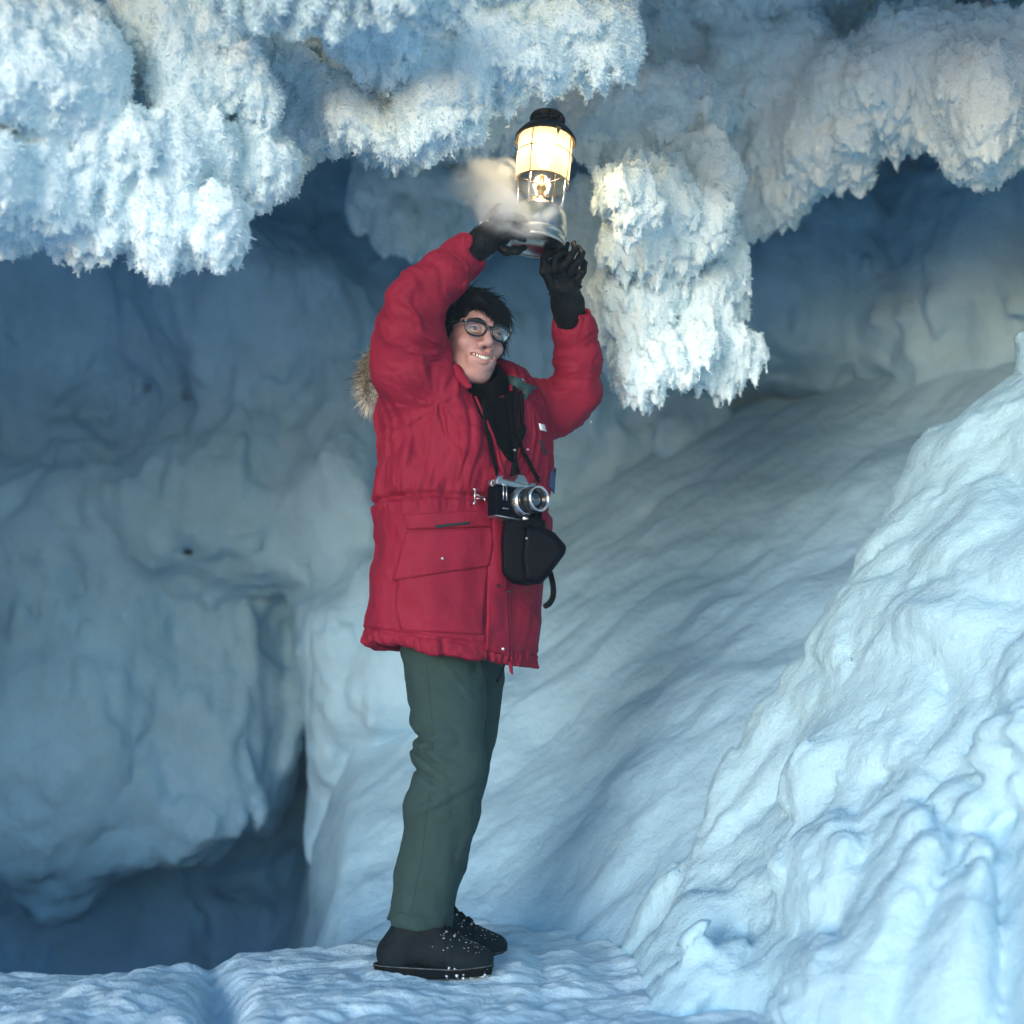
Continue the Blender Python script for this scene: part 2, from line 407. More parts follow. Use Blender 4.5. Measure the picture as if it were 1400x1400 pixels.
# --- snow slope behind the person, climbing to the right
def hf(name, xs, ys, fn, mt, dn=None, thick=0.6):
    A, B = np.meshgrid(xs, ys, indexing='ij'); Zh = fn(A, B)
    V = np.stack([A, B, Zh], -1)
    if dn is not None:
        gx_ = np.gradient(Zh, xs, axis=0); gy_ = np.gradient(Zh, ys, axis=1)
        N = np.stack([-gx_, -gy_, np.ones_like(Zh)], -1); N /= np.linalg.norm(N, axis=-1, keepdims=True)
        V = V + N * dn(V[..., 0], V[..., 1], V[..., 2])[..., None]
    nx, ny_ = Zh.shape; ii = np.arange(nx * ny_).reshape(nx, ny_)
    q = np.stack([ii[:-1, :-1], ii[1:, :-1], ii[1:, 1:], ii[:-1, 1:]], -1).reshape(-1, 4)
    # skirt that gives it a body
    ring = np.concatenate([ii[:, 0], ii[-1, 1:], ii[::-1, -1][1:], ii[0, ::-1][1:-1]])
    V = V.reshape(-1, 3); W = V[ring].copy(); W[:, 2] = min(V[:, 2].min(), -0.5) - thick
    b0 = len(V); m = len(ring); r2 = b0 + np.arange(m)
    sk = np.stack([ring, r2, np.roll(r2, -1), np.roll(ring, -1)], 1)
    return mk(name, np.concatenate([V, W]), np.concatenate([q, sk]), mt)
def sstep(a, b, x):
    t = np.clip((x - a) / (b - a), 0, 1); return t * t * (3 - 2 * t)
def slope_z(x, y):
    z = 0.60 * (x + 0.13) + 0.65 * (y - 3.9) - 0.02
    z = z + 0.10 * fbm(x * 1.2, y * 1.2, 0 * x, 2)
    e = -0.50 - 0.10 * (y - 3.9) + 0.06 * fbm(x * 0, y * 2.0, x * 0 + 4, 2)       # left edge, where it drops into the hollow
    z = z + 0.15 * np.exp(-((y - 3.95) / 0.50) ** 2) * sstep(0.0, 0.7, x)
    z = np.minimum(z, 1.9 + 0.2 * x)
    return z - 1.9 * sstep(e + 0.02, e - 0.42, x) * sstep(3.2, 4.2, y) - 0.05
def slope_d(x, y, z):
    a = x * 0.75 + y * 0.1 + z * 0.6; b = -x * 0.6 + z * 0.75
    return 0.022 * billow(a * 1.6, b * 4.5, y * 1.5, 3, 0.45) + 0.012 * fbm(a * 8, b * 22, y * 6, 3) + 0.05 * fbm(x * 2.2, y * 2.2, z * 2.2, 2)
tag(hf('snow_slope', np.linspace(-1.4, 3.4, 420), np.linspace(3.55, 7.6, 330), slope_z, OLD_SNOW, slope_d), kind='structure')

def crystals(name, V, Q, nb, parent, rl, L0=0.004, L1=0.012, W=1.0, ymax=99.0):
    """small crystals standing on the sides that can be seen from the camera"""
    V = np.asarray(V); T = V[Q]; n_ = np.cross(T[:, 2] - T[:, 0], T[:, 3] - T[:, 1]); ar = np.linalg.norm(n_, axis=1) + 1e-9; n_ = n_ / ar[:, None]
    ce = T.mean(1); see = ((np.array([0, 0, CAM_H]) - ce) * n_).sum(1) / np.linalg.norm(ce, axis=1)
    pr = ar * (see > -0.25) * (ce[:, 1] < ymax) * (ce[:, 1] > 1.3) * (np.abs(ce[:, 0]) < 1.9); pick = rl.choice(len(Q), nb, p=pr / pr.sum())
    u = rl.rand(nb, 1); v = rl.rand(nb, 1)
    root = T[pick, 0] * (1 - u) * (1 - v) + T[pick, 1] * u * (1 - v) + T[pick, 2] * u * v + T[pick, 3] * (1 - u) * v
    d_ = n_[pick] * 0.8 + rl.normal(size=(nb, 3)) * 0.45 + np.array([0, 0, -0.45 if L1 > 0.008 else 0]); d_ /= np.linalg.norm(d_, axis=1)[:, None]
    L_ = L0 + L1 * rl.rand(nb, 1) ** 2; sd = np.cross(d_, rl.normal(size=(nb, 3))); sd /= np.linalg.norm(sd, axis=1)[:, None] + 1e-9
    w_ = (0.0013 + 0.0016 * rl.rand(nb, 1)) * W; root = root - n_[pick] * 0.001
    B = np.stack([root - sd * w_, root + sd * w_, root + d_ * L_ + sd * w_ * 0.3, root + d_ * L_ * 0.9 - sd * w_ * 0.5], 1).reshape(-1, 3)
    tag(mk(name, B, np.arange(nb * 4).reshape(nb, 4), CRYST, parent, smooth=False), kind='stuff')

# --- near snow bank on the right, crumbly and bright
g = Grid((-0.35, 1.3, -0.7), (3.0, 4.6, 1.75), 0.013, 0.8)
X = g.ax[0][:, None, None]; Y = g.ax[1][None, :, None]; Z = g.ax[2][None, None, :]
# plane through foot and crest, facing left and towards the camera
crest = 0.0 + 1.32 * (X - 0.25 - 0.42 * (3.4 - Y).clip(-1, 9)) - 0.12 * (X - 1.0).clip(0, 9)
foot = (Z - crest) / 1.64
back = (Y - 3.50 - 0.42 * (X - 0.2)) * 0.85 + (Z - 0.6) * 0.15
g.d[:] = smax(foot, back, 0.28)
def lob(c, r, k=0.06, sub=False): g.ell(c, r, k, None, sub, 0.08)
for px, py, Yd, r in [(1105, 800, 3.2, 50), (1120, 960, 2.95, 55), (1010, 1190, 2.95, 40), (1150, 1240, 2.6, 50)]:
    c_ = P(px, py, Yd); zc = 0.0 + 1.32 * (c_[0] - 0.25 - 0.42 * (3.4 - c_[1]))
    lob((c_[0], c_[1], zc - M(r, Yd) * 0.45), (M(r, Yd) * 1.3, M(r, Yd) * 1.2, M(r, Yd) * 1.0), 0.14)
def bd(x, y, z, d):
    wx = x + 0.10 * vnoise(x * 3, y * 3, z * 3 + 5); wz = z + 0.10 * vnoise(x * 3 + 9, y * 3, z * 3)
    a = 0.55 * wx + 0.75 * wz; b = -0.75 * wx + 0.55 * wz
    cr = sstep(0.05, 0.5, vnoise(x * 2.3 + 4, y * 2.3, z * 2.3))
    return -(0.060 * billow(a * 1.7, y * 1.6, b * 4.2, 2, 0.5) + (0.008 + 0.030 * cr) * (worley(wx * 10, y * 10, wz * 10) - 0.4) + 0.010 * cr * worley(x * 27, y * 27, z * 27) + 0.013 * billow(a * 5, y * 5, b * 11, 3, 0.55) + 0.004 * fbm(x * 40, y * 40, z * 40, 2)
             + 0.05 * fbm(wx * 3, y * 3, wz * 3 + 2, 2))
g.band(bd, 0.2)
V, Q = g.mesh(4000)
bk = tag(mk('snow_bank', V, Q, BANK_SNOW), kind='structure')
crystals('snow_grains', V, Q, 60000, bk, np.random.RandomState(11), 0.0008, 0.0035, 0.75)
print('bank', len(V), time.time() - T0)

# --- ledge the person stands on
def floor_z(x, y):
    edge = 3.52 + 0.02 * np.sin(x * 5) + 0.10 * fbm(x * 3, x * 0, x * 0 + 2, 2) + 0.5 * sstep(-0.5, -0.2, x)
    z = 0.0 + 0.02 * fbm(x * 3, y * 3, x * 0, 3) - 0.035 * sstep(-0.5, -0.9, x)
    z = z + 0.05 * np.exp(-((x + 0.93) / 0.16) ** 2 - ((y - 3.05) / 0.35) ** 2)
    z = z + 0.024 * np.exp(-((x + 0.17) / 0.3) ** 2 - ((y - 3.28) / 0.3) ** 2)
    z = z - 0.10 * np.exp(-((x + 0.66 + 0.25 * (y - 3.0)) / 0.045) ** 2) * sstep(3.6, 3.1, y)
    z = z + 0.10 * sstep(0.15, 1.1, x)
    z = z - 1.5 * sstep(edge, edge + 0.5, y) * (1 - sstep(-0.35, 0.0, x))
    return z - 0.55 * sstep(2.0, 0.2, y) 
def floor_d(x, y, z): return 0.012 * billow(x * 7, y * 11, z * 5, 3) + 0.005 * fbm(x * 40, y * 40, z * 30, 2)
tag(hf('snow_ledge', np.linspace(-3.0, 2.6, 560), np.concatenate([np.linspace(-1.2, 1.8, 60)[:-1], np.linspace(1.8, 4.4, 300)]), floor_z, SNOW, floor_d), kind='structure')
# hollow floor, with the hollow's shade put into its dark colour
tag(hf('hollow_floor', np.linspace(-4, 0.5, 90), np.linspace(3.4, 7.5, 90), lambda x, y: -0.75 + 0.12 * fbm(x * 2, y * 2, x * 0, 3), mat('shade_toned_ice', (0.05, 0.12, 0.16), 0.35, bump=[(9, 0.5, 0.03, 'n')])), kind='structure')

# --- frost formations hanging from the roof
def formation(name, label, lobes, h=0.0068, k=0.03, fr=0.085, fs=30.0, amp=(0.034, 0.014, 0.0055), m=0.10, group=None, mt=None, nb=26000):
    """lobes: (px, py, Y, rx px, rz px[, depth factor])"""
    C = []; Rr = []
    for L in lobes:
        px, py, Y, rx, rz = L[:5]; df = L[5] if len(L) > 5 else 0.9
        C.append(P(px, py, Y)); Rr.append((M(rx, Y), M(rx, Y) * df, M(rz, Y)))
    C = np.array(C); Rr = np.array(Rr)
    lo = (C - Rr * 1.2).min(0) - m; hi = (C + Rr * 1.2).max(0) + m; lo[2] -= fr * 0.6
    g = Grid(lo, hi, h, 0.5)
    rl = np.random.RandomState(int(C[0][0] * 1000) % 9999)
    for c, r in zip(C, Rr):
        g.ell(c, r * 0.93, k, None, False, 0.09)
        for _ in range(7):                    # knobs that bulge out of each lobe, mostly low and to the front
            a = rl.uniform(-0.2, math.pi + 0.2); e = rl.uniform(-1.1, 0.6); q = rl.uniform(0.28, 0.48)
            g.ell(c + r * np.array([math.cos(a) * math.cos(e), -math.sin(a) * math.cos(e), math.sin(e)]) * 0.82, np.array([r.min() * q, r.min() * q, r.min() * q * 1.25]), 0.012, None, False, 0.09)
    def fd(x, y, z, d):
        wx = x + 0.04 * vnoise(x * 7, y * 7, z * 7); wy = y + 0.04 * vnoise(x * 7 + 5, y * 7, z * 7)
        wz = z + 0.03 * vnoise(x * 7, y * 7, z * 7 + 8)
        return -(amp[1] * (worley(wx * 23, wy * 23, wz * 18) - 0.3) + amp[2] * (worley(x * 60 + wx * 9, y * 60, z * 45) - 0.3) + 0.003 * fbm(x * 90, y * 90, z * 60, 1))
    def fc(x, y, z, d):
        wx = x + 0.04 * vnoise(x * 7, y * 7, z * 7); wy = y + 0.04 * vnoise(x * 7 + 5, y * 7, z * 7); wz = z + 0.03 * vnoise(x * 7, y * 7, z * 7 + 8)
        return -(0.05 * fbm(x * 4.5, y * 4.5, z * 4.5, 2) + amp[0] * (worley(wx * 8.5, wy * 8.5, wz * 6.5) - 0.3))
    g.band(fc, 0.10)
    g.drip(lambda x, y: fr * cones(x * fs + 0.5 * fbm(x * 9, y * 9, 0 * x, 1), y * fs) * (0.2 + 0.8 * (0.5 + 0.5 * vnoise(x * 8, y * 8, 0 * x * y + 3))) + 0.35 * fr * cones(x * fs * 2.3 + 7, y * fs * 2.3))
    g.band(fd, 0.05)
    V, Q = g.mesh(1500)
    o = mk(name, V, Q, mt or FROST); tag(o, label, 'frost formation', group)
    if nb: crystals('frost_crystals', V, Q, nb, o, rl)
    print(name, len(V), round(time.time() - T0, 1))
    return o
GR = 'frost formations hanging from the cave roof'
formation('frost_formation', 'big ragged white frost cluster hanging lowest at the left side of the cave roof',
    [(285, 285, 2.75, 50, 58), (255, 190, 2.75, 75, 70), (290, 110, 2.8, 75, 70), (230, 40, 2.75, 110, 80), (180, 280, 2.7, 60, 60), (120, 180, 2.65, 90, 110),
     (60, 80, 2.6, 130, 120), (345, 215, 2.85, 42, 38), (240, 110, 2.7, 45, 60), (100, 280, 2.7, 50, 50), (0, 240, 2.6, 90, 80)], group=GR)
formation('frost_formation', 'white frost cluster with rounded knobs between the low left cluster and the central mass',
    [(375, 90, 3.05, 60, 50), (470, 135, 3.0, 55, 45), (420, 150, 3.1, 70, 42), (330, 130, 3.1, 45, 50), (510, 165, 2.95, 45, 25), (470, 60, 3.2, 90, 60), (370, 195, 3.2, 55, 35),
     (380, 10, 3.2, 120, 60)], group=GR)
formation('frost_formation', 'brightest broad frost mass hanging right above the lantern at top centre',
    [(610, 110, 2.85, 55, 60), (560, 60, 2.85, 80, 55), (690, 62, 2.8, 85, 52), (780, 48, 2.82, 80, 52), (838, 50, 2.85, 36, 36), (600, 145, 2.85, 26, 24), (735, 92, 2.78, 45, 20),
     (660, 0, 2.85, 160, 60), (820, 0, 3.0, 60, 40), (520, 20, 2.8, 60, 60)], group=GR)
formation('frost_formation', 'thin white frost fringe at the very top left edge of the view', [(400, -25, 2.5, 70, 38), (320, -40, 2.5, 60, 40), (560, -10, 2.45, 55, 38), (480, -50, 2.45, 60, 40)], group=GR, k=0.03)
formation('frost_formation', 'grey shaded row of small icicles behind the bright central mass',
    [(540, 175, 3.7, 60, 30), (470, 165, 3.8, 55, 25), (630, 165, 3.7, 60, 32), (700, 150, 3.75, 60, 30), (760, 150, 3.9, 50, 30), (410, 180, 3.8, 45, 25), (820, 130, 3.9, 60, 40), (600, 110, 3.9, 220, 50)], fr=0.1, group=GR)
formation('frost_formation', 'dim blurred frost cluster far back between the raised arm and roof',
    [(530, 260, 5.2, 60, 35), (600, 255, 5.2, 55, 40), (570, 305, 5.2, 50, 38), (640, 290, 5.3, 50, 50), (600, 220, 5.4, 120, 40)], h=0.012, fr=0.10, fs=16, group=GR, nb=9000)
formation('frost_formation', 'tall white frost column lit warm by the lantern at its right',
    [(848, 238, 3.24, 25, 24), (866, 282, 3.28, 24, 28), (880, 255, 3.5, 48, 60), (850, 250, 3.4, 30, 32), (930, 290, 3.55, 60, 60), (880, 310, 3.5, 40, 40), (960, 240, 3.7, 55, 80), (985, 330, 3.7, 28, 35), (900, 150, 3.8, 90, 70), (840, 190, 3.75, 45, 50), (830, 120, 3.9, 60, 60), (950, 420, 3.7, 52, 70),
     (880, 430, 3.65, 50, 68), (845, 420, 3.75, 40, 75), (995, 465, 3.7, 30, 28), (930, 470, 3.65, 60, 38), (870, 490, 3.6, 30, 30), (960, 380, 3.75, 50, 40), (800, 380, 4.1, 45, 110), (790, 280, 4.2, 50, 60)],
    fr=0.10, group=GR)
formation('frost_formation', 'wide greyish frost ceiling of fine clumps at the upper right',
    [(900, 60, 4.2, 110, 80), (1010, 90, 4.2, 110, 110), (1100, 120, 4.1, 100, 120), (1060, 210, 4.2, 80, 75), (1130, 200, 4.0, 70, 45), (960, 170, 4.2, 70, 90), (850, 140, 4.3, 60, 50), (1180, 120, 3.9, 100, 80),
     (1010, 270, 4.2, 40, 40), (1260, 90, 3.8, 110, 110), (1350, 120, 3.7, 110, 130), (1000, -20, 4.1, 220, 80)], fr=0.09, group=GR, amp=(0.026, 0.016, 0.006), h=0.008)

# --- the misty cold air of the cave: one closed box round everything
b = MB(); b.box((0, 1.2, 0.95), (7, 0, 0), (0, 8.8, 0), (0, 0, 3.95))
HAZE = bpy.data.materials.new('cold_mist'); HAZE.use_nodes = True; t = HAZE.node_tree; t.nodes.clear()
o_ = t.nodes.new('ShaderNodeOutputMaterial'); v_ = t.nodes.new('ShaderNodeVolumePrincipled'); v_.inputs['Color'].default_value = (.62, .88, 1, 1); v_.inputs['Density'].default_value = 0.0045
t.links.new(v_.outputs[0], o_.inputs['Volume'])
tag(b.build('haze', HAZE, None, False), kind='stuff')
# ================================================================== THE PERSON
PARKA_M = mat('red_parka_cloth', (0.225, 0.009, 0.031), 0.7, bump=[(420, 0.3, 0.0015, 'n'), (70, 0.5, 0.004, 'n'), (24, 0.5, 0.010, 'n')], var=(9, 0.10), spec=0.2)
LINING_M = mat('dark_lining', (0.012, 0.02, 0.025), 0.85)
GREEN_LINING = mat('green_hood_lining', (0.02, 0.055, 0.055), 0.8, bump=[(200, 0.4, 0.002, 'n')])
BLACK_CLOTH = mat('black_wool', (0.002, 0.002, 0.003), 0.95, bump=[(300, 0.5, 0.002, 'n')], spec=0.1)
TROUSER_M = mat('green_trouser_cloth', (0.025, 0.055, 0.054), 0.85, bump=[(500, 0.3, 0.001, 'n'), (60, 0.3, 0.003, 'n'), (16, 0.6, 0.012, 'n')], var=(7, 0.10), spec=0.25)
BOOT_M = mat('dark_boot_leather', (0.0035, 0.008, 0.011), 0.75, bump=[(250, 0.5, 0.002, 'n'), (30, 0.4, 0.005, 'n')], var=(30, 0.35), spec=0.2)
SOLE_M = mat('boot_rubber', (0.003, 0.004, 0.005), 0.8, bump=[(90, 0.5, 0.003, 'n')], spec=0.1)
GLOVE_M = mat('black_glove_leather', (0.003, 0.0035, 0.005), 0.6, bump=[(120, 0.6, 0.003, 'n')], spec=0.25)
SKIN_M = mat('skin', (0.42, 0.235, 0.215), 0.55, bump=[(300, 0.15, 0.0006, 'n')], var=(45, 0.08), spec=0.4, sss=0.12)
LIP_M = mat('lip', (0.42, 0.15, 0.14), 0.45)
HAIR_M = mat('dark_hair', (0.004, 0.004, 0.005), 0.5, spec=0.15)
TEETH_M = mat('teeth', (0.75, 0.72, 0.62), 0.25)
EYE_M = mat('eye_white', (0.30, 0.30, 0.30), 0.3)
IRIS_M = mat('iris', (0.03, 0.035, 0.04), 0.2)
METAL_M = mat('bright_metal', (0.65, 0.66, 0.68), 0.28, 1.0)
DARKMETAL_M = mat('dark_metal', (0.05, 0.05, 0.05), 0.4, 1.0)
PLASTIC_M = mat('black_plastic', (0.008, 0.010, 0.012), 0.25)
LEATHER_M = mat('black_case_leather', (0.0025, 0.003, 0.006), 0.5, bump=[(180, 0.3, 0.001, 'n')], spec=0.05)
WEB_M = mat('black_strap_web', (0.003, 0.003, 0.004), 0.8, spec=0.12)
WELT_M = mat('scuffed_welt', (0.10, 0.12, 0.13), 0.7, var=(60, 0.9))
SNOWBIT_M = mat('stuck_snow', (0.8, 0.86, 0.9), 0.6)
BLUE_M = mat('blue_badge_cloth', (0.03, 0.08, 0.18), 0.7)

person = empty('person', P(600, 1328, 3.25), 'person in a red parka, green trousers and black glasses holding up the lantern', 'person')

# ---- parka -------------------------------------------------------
def cut(g, c, r, n, k=0.004):
    """slice off what lies beyond the plane through c with normal n, within r of c"""
    c = np.array(c, float); n = np.array(n, float); n /= np.linalg.norm(n)
    sl, X, Y, Z = g.win(c - r, c + r)
    pl = (X - c[0]) * n[0] + (Y - c[1]) * n[1] + (Z - c[2]) * n[2]
    pl = np.minimum(pl, r - np.sqrt((X - c[0]) ** 2 + (Y - c[1]) ** 2 + (Z - c[2]) ** 2))
    g.d[sl] = smax(g.d[sl], pl, k)
YAW = R(48)
U = np.array([math.cos(YAW), math.sin(YAW)]); Nn = np.array([math.sin(YAW), -math.cos(YAW)])
tab = [(470, 628, 672), (492, 606, 700), (505, 572, 722), (520, 548, 735), (545, 532, 744), (575, 523, 753), (605, 527, 757), (640, 529, 756), (665, 523, 752), (690, 520, 748), (715, 519, 749),
       (745, 516, 748), (790, 509, 745), (830, 504, 741), (870, 503, 738), (900, 505, 735), (930, 508, 733)]
YT = 3.30
zs = np.array([P(640, t[0], YT)[2] for t in tab])[::-1]
cx = np.array([0.5 * (P(t[1], t[0], YT)[0] + P(t[2], t[0], YT)[0]) for t in tab])[::-1]
hwid = np.array([0.5 * (P(t[2], t[0], YT)[0] - P(t[1], t[0], YT)[0]) for t in tab])[::-1]
g = Grid((-0.50, 2.80, 0.68), (0.40, 3.80, 2.0), 0.0048, 0.4)
X, Y, Z = g.ax[0][:, None, None], g.ax[1][None, :, None], g.ax[2][None, None, :]
def torso(X, Y, Z, grow=0.0):
    c = np.interp(Z, zs, cx).astype(np.float32); h = np.interp(Z, zs, hwid).astype(np.float32)
    a = np.maximum(h * 1.15 + grow, 0.01); b = np.maximum(h * 0.84 + grow, 0.01)
    u = (X - c) * U[0] + (Y - YT) * U[1]; v = (X - c) * Nn[0] + (Y - YT) * Nn[1]
    return (((np.abs(u) / a) ** 2.2 + (np.abs(v) / b) ** 2.2) ** (1 / 2.2) - 1) * (0.8 * b)
hemz = 0.787 - 0.14 * (X + 0.20) + 0.02 * (Y - 3.3)                  # the hem hangs lower at the front
g.d[:] = smax(smax(torso(X, Y, Z), hemz - Z, 0.012), Z - P(640, 488, YT)[2], 0.05)
inner = np.maximum(torso(X, Y, Z, -0.040), Z - (hemz + 0.016))
g.d[:] = np.maximum(g.d, -inner)
ARM_R = [(575, 545, 3.16), (560, 505, 3.10), (562, 455, 3.05), (573, 412, 3.02), (604, 380, 3.03), (634, 352, 3.05), (660, 330, 3.07)]
RR = [50, 50, 46, 42, 37, 31, 26]
ARM_L = [(690, 560, 3.44), (728, 562, 3.45), (765, 553, 3.44), (789, 532, 3.42), (791, 490, 3.38), (785, 450, 3.34), (780, 405, 3.30)]
RL = [44, 44, 40, 36, 34, 30, 27]
g.chain([P(*p) for p in ARM_R], [M(r, p[2]) for r, p in zip(RR, ARM_R)], 0.025)
g.chain([P(*p) for p in ARM_L], [M(r, p[2]) for r, p in zip(RL, ARM_L)], 0.025)
for A, i0 in ((ARM_R, 1), (ARM_L, 1)):
    a, b = P(*A[-2]), P(*A[-1])
cr0, cr1 = P(*ARM_R[-2]), P(*ARM_R[-1]); cutR = P(649, 338, 3.06); cut(g, cutR, 0.11, cr1 - cr0)
cl0, cl1 = P(*ARM_L[-2]), P(*ARM_L[-1]); cutL = P(781, 424, 3.31); cut(g, cutL, 0.09, cl1 - cl0 + np.array([0.005, 0, 0]))
g.cap(cutR - (cr1 - cr0) * 0.3, cr1, 0.034, 0.034, 0.004, True); g.cap(cutL - (cl1 - cl0) * 0.3, cl1, 0.036, 0.036, 0.004, True)
g.chain([P(612, 500, 3.12), P(600, 520, 3.10), P(640, 600, 3.08)], [0.03, 0.03, 0.02], 0.05)
waist = P(640, 695, YT)[2]; armpit = P(600, 560, 3.1)
armA = np.array([P(*p) for p in ARM_R]); armB = np.array([P(*p) for p in ARM_L])
def axis_coord(pts, x, y, z):
    best = np.full(x.shape, 9.0, np.float32); tt = np.zeros(x.shape, np.float32); s0 = 0.0
    for i in range(len(pts) - 1):
        a, b = pts[i], pts[i + 1]; v = b - a; L = float(np.linalg.norm(v))
        t = np.clip(((x - a[0]) * v[0] + (y - a[1]) * v[1] + (z - a[2]) * v[2]) / L ** 2, 0, 1)
        d = np.sqrt((x - a[0] - t * v[0]) ** 2 + (y - a[1] - t * v[1]) ** 2 + (z - a[2] - t * v[2]) ** 2)
        m = d < best; best[m] = d[m]; tt[m] = s0 + t[m] * L; s0 += L
    return tt, best
def pd(x, y, z, d):
    c = np.interp(z, zs, cx); th = np.arctan2(y - YT, x - c)
    ta, da = axis_coord(armA, x, y, z); tb, db = axis_coord(armB, x, y, z)
    arm = np.maximum(sstep(0.135, 0.085, da) * sstep(0.04, 0.14, ta), sstep(0.11, 0.08, db) * sstep(0.06, 0.14, tb))
    t_ = np.where(da < db, ta, tb)
    body = 1 - arm
    up = sstep(waist - 0.015, waist + 0.03, z)
    # folds that fan out from the armpit and run down to the waist
    fan = th * 1.0 + 0.35 * (z - armpit[2]) * 0
    pl = billow(fan * 6.5 + 1.2 * vnoise(x * 6, y * 6, z * 6), z * 1.6, 0 * z + 1, 2, 0.5)
    s = body * up * (0.0022 * pl + 0.0018 * billow(fan * 15 + 1.5 * vnoise(x * 9, y * 9, z * 5), z * 2.2, 0 * z + 6, 2) + 0.006 * fbm(x * 11 + z * 4, y * 11, z * 7, 2))
    ap = np.sqrt((x - armpit[0]) ** 2 + (z - armpit[2]) ** 2)
    s += (1 - 0.4 * body) * sstep(0.24, 0.06, ap) * 0.004 * billow(np.arctan2(z - armpit[2], x - armpit[0]) * 4.5 + 0.6 * vnoise(x * 12, y * 12, z * 12), ap * 6, 0 * z + 3, 2)
    s += body * sstep(0.07, 0.0, np.abs(z - waist - 0.01)) * 0.0028 * billow(th * 15, z * 7, 0 * z + 4, 2)
    s -= body * 0.006 * np.exp(-((z - waist) / 0.008) ** 2)
    low = body * (1 - up)
    s += low * (0.007 * fbm(th * 2.2, z * 5, 0 * z + 2, 3) + 0.003 * billow(x * 9, y * 9, z * 7, 2))
    hz = z - (0.787 - 0.14 * (x + 0.20) + 0.02 * (y - 3.3))
    s += low * sstep(0.055, 0.02, hz) * 0.0024 * billow(th * 11 + 2 * vnoise(x * 9, y * 9, z * 9), hz * 22, 0 * z + 7, 2)
    s -= low * 0.0035 * np.exp(-((hz - 0.036) / 0.004) ** 2)
    # sleeves: rings of puckers, closest at elbow and cuff
    wob = 3.0 * vnoise(x * 7, y * 7, z * 7) + 1.5 * vnoise(x * 16, y * 16, z * 16)
    s += arm * (0.0052 * billow(t_ * 11 + wob * 0.5 + 0.8 * np.arctan2(y - 3.2, x), x * 4, y * 4 + z * 3, 2, 0.5) + 0.006 * fbm(x * 8, y * 8, z * 8, 2) + 0.0015 * billow(t_ * 60 + wob, x * 14, z * 14, 1))
    s += 0.0018 * fbm(x * 34, y * 34, z * 24, 2) + 0.006 * fbm(x * 6, y * 6, z * 5, 2)
    return -s * 1.5
g.band(pd, 0.04)
g.ell(P(660, 505, 3.14), (.080, .11, .075), .02, None, True)
g.ell(P(668, 535, 3.06), (.060, .05, .040), .02, None, True)
V, Q = g.mesh(2000)
parka = mk('parka', V, Q, PARKA_M, person)
BODY = BVHTree.FromPolygons([tuple(v) for v in V.tolist()], Q.tolist())
print('parka', len(V), time.time() - T0)
CAMP = Vector((0, 0, CAM_H))
def hit(px, py, off=0.0, tree=None, Yd=3.2):
    """where the line of sight through (px, py) meets the parka, lifted by off"""
    d = (Vector(P(px, py, 3.0)) - CAMP).normalized()
    h = (tree or BODY).ray_cast(CAMP, d)
    if h[0] is None: return Vector(P(px, py, Yd)), -d
    n = h[1] if h[1].dot(d) < 0 else -h[1]
    return h[0] - d * off * 0.6 + n * off * 0.4, n
def interp_poly(pts, n):
    pts = np.array(pts, float); s = np.r_[0, np.cumsum(np.linalg.norm(np.diff(pts, axis=0), axis=1))]
    t = np.linspace(0, s[-1], n); return np.stack([np.interp(t, s, pts[:, i]) for i in range(pts.shape[1])], 1)
def patch(name, left, right, mt, parent, off=0.003, thick=0.004, nu=24, nv=24, puff=0.0, relaxn=2, Yd=3.2):
    A, B = interp_poly(left, nv), interp_poly(right, nv); G = np.zeros((nu, nv, 3))
    for i in range(nu):
        for j in range(nv):
            p = A[j] * (1 - i / (nu - 1)) + B[j] * i / (nu - 1)
            G[i, j] = hit(p[0], p[1], off + puff * math.sin(math.pi * i / (nu - 1)) * math.sin(math.pi * j / (nv - 1)), None, Yd)[0]
    for _ in range(relaxn):
        G[1:-1, 1:-1] = 0.5 * G[1:-1, 1:-1] + 0.125 * (G[2:, 1:-1] + G[:-2, 1:-1] + G[1:-1, 2:] + G[1:-1, :-2])
    idx = np.arange(nu * nv).reshape(nu, nv)
    q = np.stack([idx[:-1, :-1], idx[:-1, 1:], idx[1:, 1:], idx[1:, :-1]], -1).reshape(-1, 4)
    o = mk(name, G.reshape(-1, 3), q, mt, parent)
    m = o.modifiers.new('thick', 'SOLIDIFY'); m.thickness = thick; m.offset = 0
    return o
def seam(name, pts, mt, parent, r=0.002, off=0.002, flat=1.0, n=40):
    b = MB(); pp = interp_poly(pts, n); b.tube([hit(p[0], p[1], off)[0] for p in pp], r, 6); return b.build(name, mt, parent)
# black jersey seen in the open neck
patch('jersey', [(645, 540), (655, 565), (672, 598), (694, 628)], [(704, 535), (708, 570), (706, 600), (700, 632)], BLACK_CLOTH, person, 0.003, 0.004)
g = Grid((-0.20, 3.0, 1.36), (0.08, 3.45, 1.66), 0.0035, 0.3)
g.ell(P(660, 548, 3.20), (.075, .10, .085), .02); g.ell(P(655, 520, 3.20), (.066, .075, .05), .02); g.ell(P(654, 500, 3.13), (.045, .075, .055), .012, None, True)
g.band(lambda x, y, z, d: -(0.004 * fbm(x * 22, y * 22, z * 22, 2)), 0.02)
V, Q = g.mesh(500); mk('jersey_collar', V, Q, BLACK_CLOTH, person)
seam('lapel_edge', [(638, 520), (646, 535), (657, 560), (673, 595), (688, 650), (692, 720)], PARKA_M, parka, 0.0045, 0.004)
seam('lapel_edge', [(709, 520), (713, 560), (712, 600), (703, 640)], PARKA_M, parka, 0.004, 0.003)
